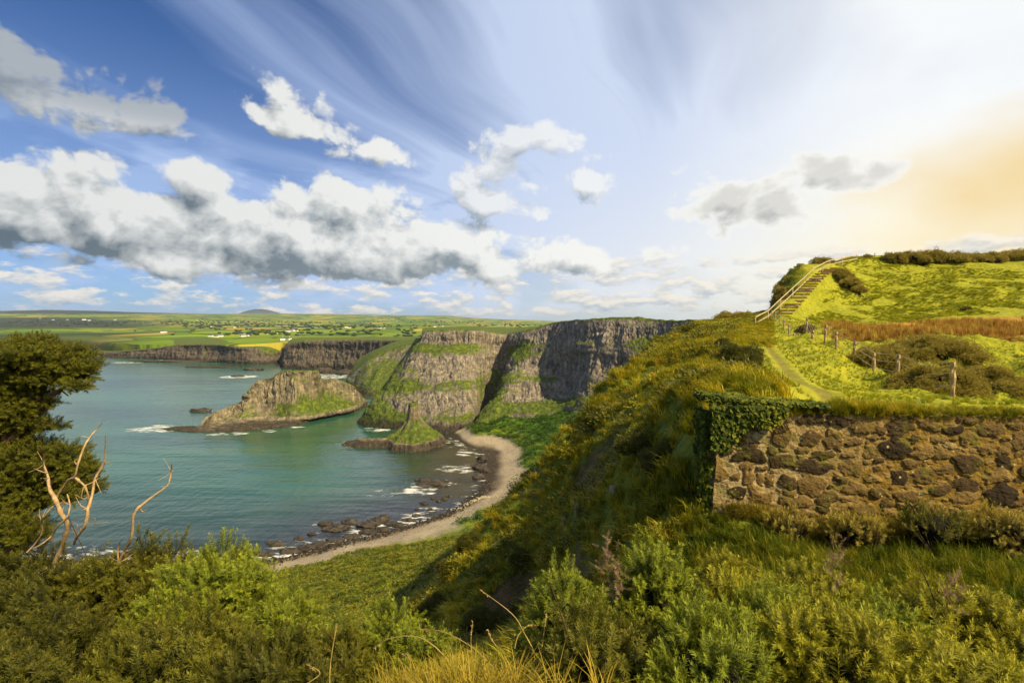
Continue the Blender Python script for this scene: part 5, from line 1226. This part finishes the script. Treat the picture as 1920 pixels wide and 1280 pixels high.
# railing: two boards on posts
RL_U = [(1417, 594, 79), (1441, 582, 83), (1464, 560, 88), (1487, 539, 93), (1508, 520, 98), (1529, 500.5, 103), (1556, 488, 109), (1580, 483, 113), (1607, 478, 117)]
RL_D = [(1417, 605.5, 79), (1441, 592, 83), (1464, 571, 88), (1487, 550, 93), (1508, 530, 98), (1529, 510, 103), (1556, 496, 109), (1580, 490, 113), (1607, 485, 117)]
for L_ in (RL_U, RL_D):
    V, F = joinvf([beam(P(*a), P(*b_), 0.07, 0.17) for a, b_ in zip(L_[:-1], L_[1:])])
    mesh_np('hand_rail', V-o0, F, smooth=False, mat=M_TIMBER, parent=steps)
for (a, b_, d_), (c, e, f_) in zip(RL_U, RL_D):
    t_ = np.array(P(a, b_-1, d_)); g_ = np.array(P(c, e, f_)); g_[2] = min(g_[2]-0.3, zg(g_[0], g_[1])-0.1) if g_[2]-zg(g_[0], g_[1]) < 2.5 else g_[2]-1.0
    t_ = t_+np.array([0, 0.08, 0]); g_[:2] = t_[:2]
    V, F = beam(g_, t_, 0.13, 0.13); mesh_np('post', V-o0, F, smooth=False, mat=M_TIMBER, parent=steps)

# ------------------------------------------------------------------ post and wire fences
def fence(posts, hgt, r, label, wires=(0.35, 0.7, 1.0), mat=M_POST):
    base = [np.array((x_, y_, zg(x_, y_))) for x_, y_ in (((px_-960)/960*d_, d_) for px_, d_ in posts)]
    root = empty('post_fence', tuple(base[0])); o0 = np.array(root.location); tag(root, label, 'fence'); tops = []
    rng = np.random.RandomState(len(posts))
    for i, b_ in enumerate(base):
        h = hgt*(0.92+0.16*rng.rand()); t_ = b_+np.array([rng.normal()*0.04, rng.normal()*0.04, h]); rr = r*(1.5 if i in (10,) and len(posts) > 12 else 1)
        V, F = tube([[(*(b_-np.array([0, 0, .3])-o0), rr), (*((b_+t_)/2-o0), rr*0.97), (*(t_-o0), rr*0.95)]], 8)
        cv = t_-o0; n = len(V); V = np.r_[V, [cv+np.array([0, 0, .01])]]; k = (n-2)-8
        F = np.r_[F, [(k+j, k+(j+1) % 8, n, n) for j in range(8)]]
        me_ = bpy.data.meshes.new('post'); me_.from_pydata(V.tolist(), [], [tuple(dict.fromkeys(f)) for f in F.tolist()]); me_.materials.append(mat)
        po = bpy.data.objects.new('post', me_); C.objects.link(po); po.parent = root; tops.append((b_, t_))
    for w_ in wires:
        pts = []
        for (b0, t0), (b1, t1) in zip(tops[:-1], tops[1:]):
            a = b0+(t0-b0)*w_-np.array([0, r, 0]); c = b1+(t1-b1)*w_-np.array([0, r, 0]); m_ = (a+c)/2-np.array([0, 0, 0.03]); pts.append([(*(a-o0), .011), (*(m_-o0), .011), (*(c-o0), .011)])
        V, F = tube(pts, 4); mesh_np('wire', V, F, mat=M_WIRE, parent=root)
    return root
M_WIRE = mat_plain('galvanised_wire', (0.35, 0.33, 0.28), 0.5, 0.2)
fence([(1439, 86), (1446, 80), (1453, 75), (1461, 70), (1470, 65), (1480, 59.5), (1489, 56), (1496, 53), (1503, 50.5), (1512, 48), (1523, 46), (1547, 38.5), (1569, 35.5), (1602, 31), (1641, 28), (1685, 25.5), (1730, 23), (1791, 19.5)], 1.35, 0.085, 'post and wire fence running from the foot of the steps past the thicket')
fence([(1476, 85), (1495, 88), (1508, 92), (1517, 96), (1527, 99), (1540, 104)], 1.1, 0.05, 'row of slim posts climbing beside the right edge of the steps', (0.9,), M_TIMBER)
b_ = P(1640, 486, 121); V, F = tube([[(0, 0, -0.5, .07), (0, 0, .6, .07), (.02, 0, 1.3, .065)]], 8); o = mesh_np('fence_post', V, F, mat=M_POST); o.location = (b_[0], b_[1], zg(b_[0], b_[1])); tag(o, 'single fence post standing alone on the skyline of the hill', 'post')

# ------------------------------------------------------------------ gull
def gull():
    c = P(1499, 497, 90); V1, F1 = ICO[2]; body = V1*np.array([0.34, 0.10, 0.09]); root = empty('gull', c); tag(root, 'tiny dark gull gliding left of the steps', 'bird')
    mesh_np('body', body, F1, mat=mat_plain('gull_plumage', (0.16, 0.15, 0.14)), parent=root)
    for s in (-1, 1):
        V = np.array([(0.10, 0, .02), (-0.10, 0, .02), (-.06, .35*s, .16), (.10, .35*s, .16), (-.14, .78*s, .06), (-.04, .78*s, .06)]); mesh_np('wing', np.r_[V, V-np.array([0, 0, .015])], np.array([(0, 1, 2, 3), (3, 2, 4, 5), (9, 8, 7, 6), (11, 10, 8, 9)]), smooth=False, mat=bpy.data.materials['gull_plumage'], parent=root)
gull()

# ------------------------------------------------------------------ the tree at the left edge
def left_tree():
    rng = np.random.RandomState(17); D0 = 7.2
    def L(px, py, w, h, d=D0, dd=1.0): 
        c = P(px, py, d); k = d/960; return (*c, w*k, w*k*dd, h*k)
    lobes = [L(70, 668, 80, 40), L(25, 680, 70, 50), L(125, 680, 48, 36), L(150, 700, 34, 30), L(100, 710, 55, 26), L(60, 645, 36, 20), L(150, 725, 24, 14, 7.0), L(20, 725, 60, 24),
             L(30, 765, 60, 42), L(65, 750, 38, 32), L(-10, 800, 60, 60), L(20, 810, 45, 45, 7.4), L(50, 790, 34, 22),
             L(60, 850, 62, 36), L(115, 870, 55, 50), L(150, 895, 36, 45), L(30, 880, 62, 62), L(75, 915, 60, 48), L(10, 960, 55, 50), L(130, 930, 34, 22, 7.0), L(-50, 900, 80, 130, 7.6), L(-40, 720, 80, 100, 7.6), L(0, 1000, 55, 50, 6.6), L(45, 1000, 50, 36, 6.8), L(0, 745, 60, 60), L(-5, 860, 50, 60), L(60, 945, 50, 36), L(95, 800, 26, 14), L(175, 915, 20, 26)]
    small = []
    for l in lobes:   # each mass broken into small clumps
        for i in range(6):
            d = rng.normal(size=3); d /= np.linalg.norm(d); d[2] = abs(d[2])*0.9-0.1
            small.append((l[0]+d[0]*l[3]*0.72, l[1]+d[1]*l[4]*0.72, l[2]+d[2]*l[5]*0.75, l[3]*rng.uniform(.26, .42), l[3]*rng.uniform(.26, .42), l[5]*rng.uniform(.25, .45)))
    allL = [(l[0], l[1], l[2], l[3]*.78, l[4]*.78, l[5]*.72) for l in lobes]+small
    p_, d = lobe_points(allL, 270, rng, -0.55, 0.35); dr = d+np.array([0.25, 0, 0.35])+rng.normal(size=d.shape)*0.35
    s = rng.uniform(0.10, 0.22, len(p_)); which = rng.randint(0, 4, len(p_)); parts = []
    for k in range(4):
        m_ = which == k; parts.append(merge(SHOOTS[k], p_[m_]-dr[m_]*s[m_][:, None]*0.4, frames(dr[m_], rng), s[m_], rng))
    V, F, at = join(parts); base = np.array(P(20, 1150, D0)); base[2] = zg(base[0], base[1]); root = empty('cypress_tree', tuple(base))
    tag(root, 'dark wind blown evergreen tree with layered clumps at the left edge', 'tree')
    mesh_np('crown', V-base, F, at, smooth=False, mat=M_PINE, parent=root)
    V, F = joinvf([blob(l[:3], np.array(l[3:])*0.62, 2, rng) for l in allL[:len(lobes)]]); mesh_np('shade_core', V-base, F, mat=M_CORE_SHADE, parent=root)  # dark cores, painted shade inside the crown
    def q(px, py, r, d=D0): c = np.array(P(px, py, d))-base; return (*c, r)
    br = [[(0, 0, -0.3, .12), q(15, 1080, .11), q(25, 1000, .10), q(10, 900, .09), q(15, 800, .07), q(10, 700, .05)],
          [q(25, 960, .07), q(60, 930, .05), q(90, 880, .035), q(120, 850, .02)], [q(12, 830, .06), q(45, 800, .045), q(80, 760, .035), q(102, 738, .03), q(130, 722, .02), q(155, 716, .012)],
          [q(102, 738, .02), q(100, 715, .014), q(120, 690, .01)], [q(12, 780, .05), q(40, 720, .03), q(70, 670, .02)], [q(30, 990, .05), q(50, 960, .04), q(76, 930, .025)],
          [q(60, 800, .022), q(78, 794, .016), q(92, 786, .012)], [q(115, 732, .012), q(128, 742, .008)], [q(125, 724, .012), q(140, 736, .007)], [q(5, 1030, .05), q(40, 1005, .04), q(60, 975, .025)]]
    V, F = tube(br, 7); mesh_np('trunk', V, F, mat=M_BARK, parent=root)
left_tree()

# ------------------------------------------------------------------ bare dead branches
def dead(name, label, paths, d, foot):
    base = np.array(P(*foot, d)); root = empty(name, tuple(base)); tag(root, label, 'dead tree')
    rng = np.random.RandomState(3)
    for k, pth in enumerate(paths):
        pts = []
        for i, (px_, py_, r) in enumerate(pth):
            c = np.array(P(px_, py_, d+0.10*math.sin(k*1.3+i*0.9)))-base; pts.append((*c, r*0.66))
        tw = [pts]
        if len(pts) > 3:
            for q in range(5 if len(pts) > 8 else 3):
                i = rng.randint(1, len(pts)-1); a = np.array(pts[i][:3]); dv = rng.normal(size=3)*np.array([1, .6, .8])+np.array([0, 0, .5]); dv /= np.linalg.norm(dv); l = rng.uniform(.05, .20)
                tw.append([(*a, pts[i][3]*0.55), (*(a+dv*l*.5+rng.normal(size=3)*.012), pts[i][3]*0.30), (*(a+dv*l+rng.normal(size=3)*.03), .0015)])
        V, F = tube(tw, 8)
        if k == 0: mesh_np('trunk', V, F, mat=M_DEAD, parent=root)
        else: mesh_np('branch', V, F, mat=M_DEAD, parent=root)
dead('dead_tree', 'bare golden dead branches forking above the gorse in front of the evergreen', [
    [(80, 1130, .036), (89, 1088, .034), (101, 1058, .032), (118, 1018, .032), (126, 984, .030), (114, 961, .032), (104, 936, .030), (92, 914, .024), (90, 894, .018), (82, 870, .014), (81, 857, .010), (87, 847, .006)],
    [(104, 936, .026), (114, 920, .022), (129, 899, .020), (140, 894, .018), (146, 870, .016), (156, 841, .015), (167, 821, .013), (180, 806, .011), (191, 792, .007)],
    [(138, 1020, .022), (146, 1003, .024), (161, 981, .026), (165, 954, .026), (173, 927, .020), (178, 897, .017), (195, 868, .015), (197, 845, .012), (198, 817, .007)],
    [(140, 895, .018), (158, 910, .017), (165, 931, .017), (165, 950, .018)],
    [(88, 887, .010), (76, 883, .009), (64, 878, .005)], [(195, 868, .010), (202, 868, .008), (208, 864, .004)], [(94, 918, .010), (97, 906, .008), (98, 898, .005)],
    [(126, 926, .008), (131, 947, .010), (126, 968, .012), (111, 984, .013), (101, 998, .012), (96, 1021, .010)], [(101, 947, .010), (84, 966, .012), (77, 978, .012), (79, 998, .011), (64, 1021, .012), (50, 1035, .012)],
    [(146, 875, .006), (141, 868, .004)], [(150, 992, .006), (160, 985, .005), (175, 981, .004), (190, 978, .002)], [(140, 1000, .006), (132, 990, .005), (136, 980, .004), (146, 985, .003), (142, 995, .003)], [(96, 1005, .010), (80, 1018, .009), (62, 1028, .009)], [(114, 961, .008), (120, 950, .006)]], 5.6, (80, 1130))
dead('dead_branch', 'single long dead branch curving up to the right over the water', [
    [(205, 1090, .022), (210, 1075, .022), (222, 1055, .024), (235, 1028, .023), (247, 1005, .021), (250, 968, .020), (260, 951, .019), (292, 926, .016), (314, 909, .014), (321, 884, .011), (322, 870, .007)],
    [(222, 1054, .014), (221, 1028, .011), (228, 1011, .006)], [(222, 1052, .008), (213, 1048, .006), (205, 1043, .004)], [(250, 968, .006), (254, 958, .004)], [(321, 884, .007), (325, 882, .004)]], 5.3, (205, 1090))

# ------------------------------------------------------------------ foreground gorse
def put_gorse(px, pytop, d, w, label, mat=M_GORSE, n=14, dens=280, sl=0.19, hmin=0.9):
    """px, pytop: where the top of the bush shows; w half-width in photo pixels"""
    k = d/960; top = np.array(P(px, pytop, d)); g_ = zg(top[0], top[1]); h = max(top[2]-g_, hmin); n = int(n*1.7); rng = np.random.RandomState(int(px+pytop))
    o = gorse((top[0], top[1], top[2]-h), w*k*1.22, h*1.13, rng, mat, dens, sl, n); return tag(o, label, 'gorse bush')
put_gorse(235, 1010, 5.6, 140, 'gorse bush under the dead branches, left of the largest one', M_GORSE_D, 16)
put_gorse(400, 1008, 5.2, 150, 'large gorse bush with pointed tops against the water, lower left', M_GORSE, 20)
put_gorse(40, 985, 6.4, 120, 'dark gorse bush hiding the foot of the evergreen', M_DARK, 14)  # darkest foliage on the left-edge bushes puts the corner darkening into their colour
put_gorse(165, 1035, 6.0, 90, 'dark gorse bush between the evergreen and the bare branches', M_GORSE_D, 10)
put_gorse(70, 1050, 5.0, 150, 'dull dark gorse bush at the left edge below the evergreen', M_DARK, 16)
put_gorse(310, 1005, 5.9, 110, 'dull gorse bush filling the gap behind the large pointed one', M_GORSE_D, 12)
put_gorse(530, 1100, 4.8, 90, 'bright gorse bush at the right end of the lower left thicket', M_GORSE, 12)
put_gorse(60, 1165, 3.7, 180, 'gorse bush filling the bottom left corner', M_DARK, 14)
put_gorse(320, 1140, 3.9, 170, 'gorse bush low in front of the large pointed one', M_GORSE_D, 16)
put_gorse(490, 1185, 3.7, 120, 'dark gorse bush left of the seeding grass at the bottom', M_DARK, 12)
put_gorse(735, 1135, 4.9, 95, 'bushy bright gorse left of the gap with the seeding grass', M_GORSE, 12)
put_gorse(815, 1165, 4.6, 50, 'small gorse bush leaning right beside the bright one', M_GORSE, 8)
put_gorse(640, 1180, 4.4, 90, 'low gorse bush in the middle of the bottom edge', M_GORSE_D, 10)
put_gorse(1060, 1045, 4.3, 105, 'left front of the big right hand gorse, with dead brown stalks above', M_GORSE, 14)
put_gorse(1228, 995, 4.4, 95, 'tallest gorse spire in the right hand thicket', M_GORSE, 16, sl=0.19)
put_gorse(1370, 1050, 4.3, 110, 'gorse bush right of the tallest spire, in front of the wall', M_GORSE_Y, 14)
put_gorse(1120, 1140, 3.5, 150, 'dark gorse bush low under the tall spire', M_GORSE_D, 14)
put_gorse(1540, 1075, 4.2, 105, 'yellowish gorse bush in front of the middle of the wall', M_GORSE_Y, 14)
put_gorse(1330, 1150, 3.3, 150, 'gorse bush at the bottom edge right of the dark one', M_GORSE, 16)
put_gorse(1650, 1110, 3.9, 110, 'gorse bush between the yellowish and the golden bush', M_GORSE, 12)
put_gorse(1450, 1100, 3.8, 110, 'bright gorse bush low below the right hand of the spire', M_GORSE, 12)
put_gorse(1745, 1085, 4.0, 95, 'golden gorse bush with brown tips before the bright grass', M_GORSE_Y, 12)
put_gorse(1560, 1160, 3.3, 150, 'spiny golden gorse bush at the bottom edge below the yellowish one', M_GORSE_Y, 14)
put_gorse(1900, 1130, 3.8, 110, 'brownish gorse bush at the right edge', M_GORSE_Y, 12)
put_gorse(1790, 1190, 3.2, 150, 'gorse bush at the bottom right corner', M_GORSE_Y, 12)
# dead brown sprays on the gorse
for px_, py_, d_, s_, lab in ((1140, 1040, 4.15, 0.10, 'pale dead brown spray poking out of the left front gorse'), (1155, 1085, 4.0, 0.10, 'second dead brown spray just below the pale one'), (1570, 1060, 4.0, 0.09, 'brown dead tip above the yellowish gorse'), (1780, 1110, 3.8, 0.10, 'brown dead tip on the golden gorse at the right')):
    rng = np.random.RandomState(int(px_)); c = np.array(P(px_, py_, d_)); p_ = rng.normal(size=(26, 3))*np.array([s_*0.35, s_*0.35, s_*0.8]); dr = rng.normal(size=(26, 3))+np.array([0, 0, 1.2])
    V, F, at = merge(SHOOTS[0], p_, frames(dr, rng), rng.uniform(.06, .12, 26), rng); o = mesh_np('dead_spray', V, F, at, smooth=False, mat=M_BROWN); o.location = c; tag(o, lab, 'dead spray')

# ------------------------------------------------------------------ seeding grass at the bottom
rng = np.random.RandomState(91)
parts = []; pts = []
for i in range(230):
    px_ = rng.normal(880, 95); d_ = rng.uniform(2.9, 4.3); x_ = (px_-960)*d_/960; pts.append((x_, d_, max(zg(x_, d_), P(px_, 1300, d_)[2]-0.15)))
pts = np.array(pts)
instancer('grass', pts, yaw(len(pts), rng, 0, 3.1), rng.uniform(0.28, 0.50, len(pts)), [blades(26, rng, 1.0, 0.011, 0.9, 0.10, 5, (0, 0)) for _ in range(4)], M_GOLD, 'tangled golden grass at the bottom of the picture between the gorse', 'grass')
stalks = [[(880, 1280), (800, 1200), (735, 1195), (700, 1215)], [(965, 1300), (900, 1225), (835, 1185), (788, 1180)], [(1012, 1240), (985, 1190), (960, 1150), (900, 1105)], [(885, 1240), (883, 1200), (886, 1165)], [(1015, 1245), (1018, 1200), (1025, 1150)], [(965, 1215), (972, 1190), (990, 1172), (1008, 1172)], [(770, 1240), (762, 1225), (752, 1228)], [(618, 1280), (620, 1240), (628, 1190), (632, 1170)], [(560, 1290), (600, 1262), (575, 1245)], [(930, 1210), (920, 1195), (915, 1180)], [(1480, 1140), (1440, 1085), (1400, 1055), (1370, 1052)], [(1010, 1225), (1035, 1205), (1042, 1195)]]
root = None
for k, s in enumerate(stalks):
    d_ = 3.6 if k != 10 else 4.6
    Q = [(*P(a, b_, d_+0.05*i), 0.0042-0.0007*i) for i, (a, b_) in enumerate(s)]
    e = np.array(Q[-1][:3]); p0 = np.array(Q[0][:3]); V, F = tube([[(*(np.array(q[:3])-p0), q[3]) for q in Q]], 5)
    rt = empty('grass_stalk', tuple(p0)); mesh_np('stalk', V, F, dict(rnd=np.full(len(V), 0.3)), mat=M_STRAW, parent=rt)
    t_ = e-np.array(Q[-2][:3]); t_ /= np.linalg.norm(t_); pp = e-p0-np.outer(np.linspace(0.0, 0.09, 16), t_); Vh, Fh, ah = merge((leafV*np.array([.5, 1, 1]), leafF, np.zeros(6)), pp, frames(np.tile(t_, (16, 1))+rng.normal(size=(16, 3))*.5, rng), np.full(16, 0.018), rng)
    mesh_np('seed_head', Vh, Fh, ah, smooth=False, mat=M_STRAW, parent=rt)
    tag(rt, 'thin arching straw coloured grass stalk with a seed head', 'grass stalk', 'seeding grass stalks')

# thin sea haze round everything
hm = bpy.data.materials.new('haze_air'); hm.use_nodes = True; hn = hm.node_tree; hn.nodes.clear()
ho = hn.nodes.new('ShaderNodeOutputMaterial'); hv_ = hn.nodes.new('ShaderNodeVolumePrincipled'); hn.links.new(hv_.outputs[0], ho.inputs['Volume'])
hv_.inputs['Color'].default_value = (0.62, 0.76, 0.95, 1); hv_.inputs['Density'].default_value = 0.000030; hv_.inputs['Anisotropy'].default_value = 0.2
V, F = box_vf(-1000, 10500, 160, 50000, 23500, 420)
o = mesh_np('haze', V, F, smooth=False, mat=hm); stuff(o, 'thin bluish haze over the far land', 'haze')
#@@END
sea_mesh()
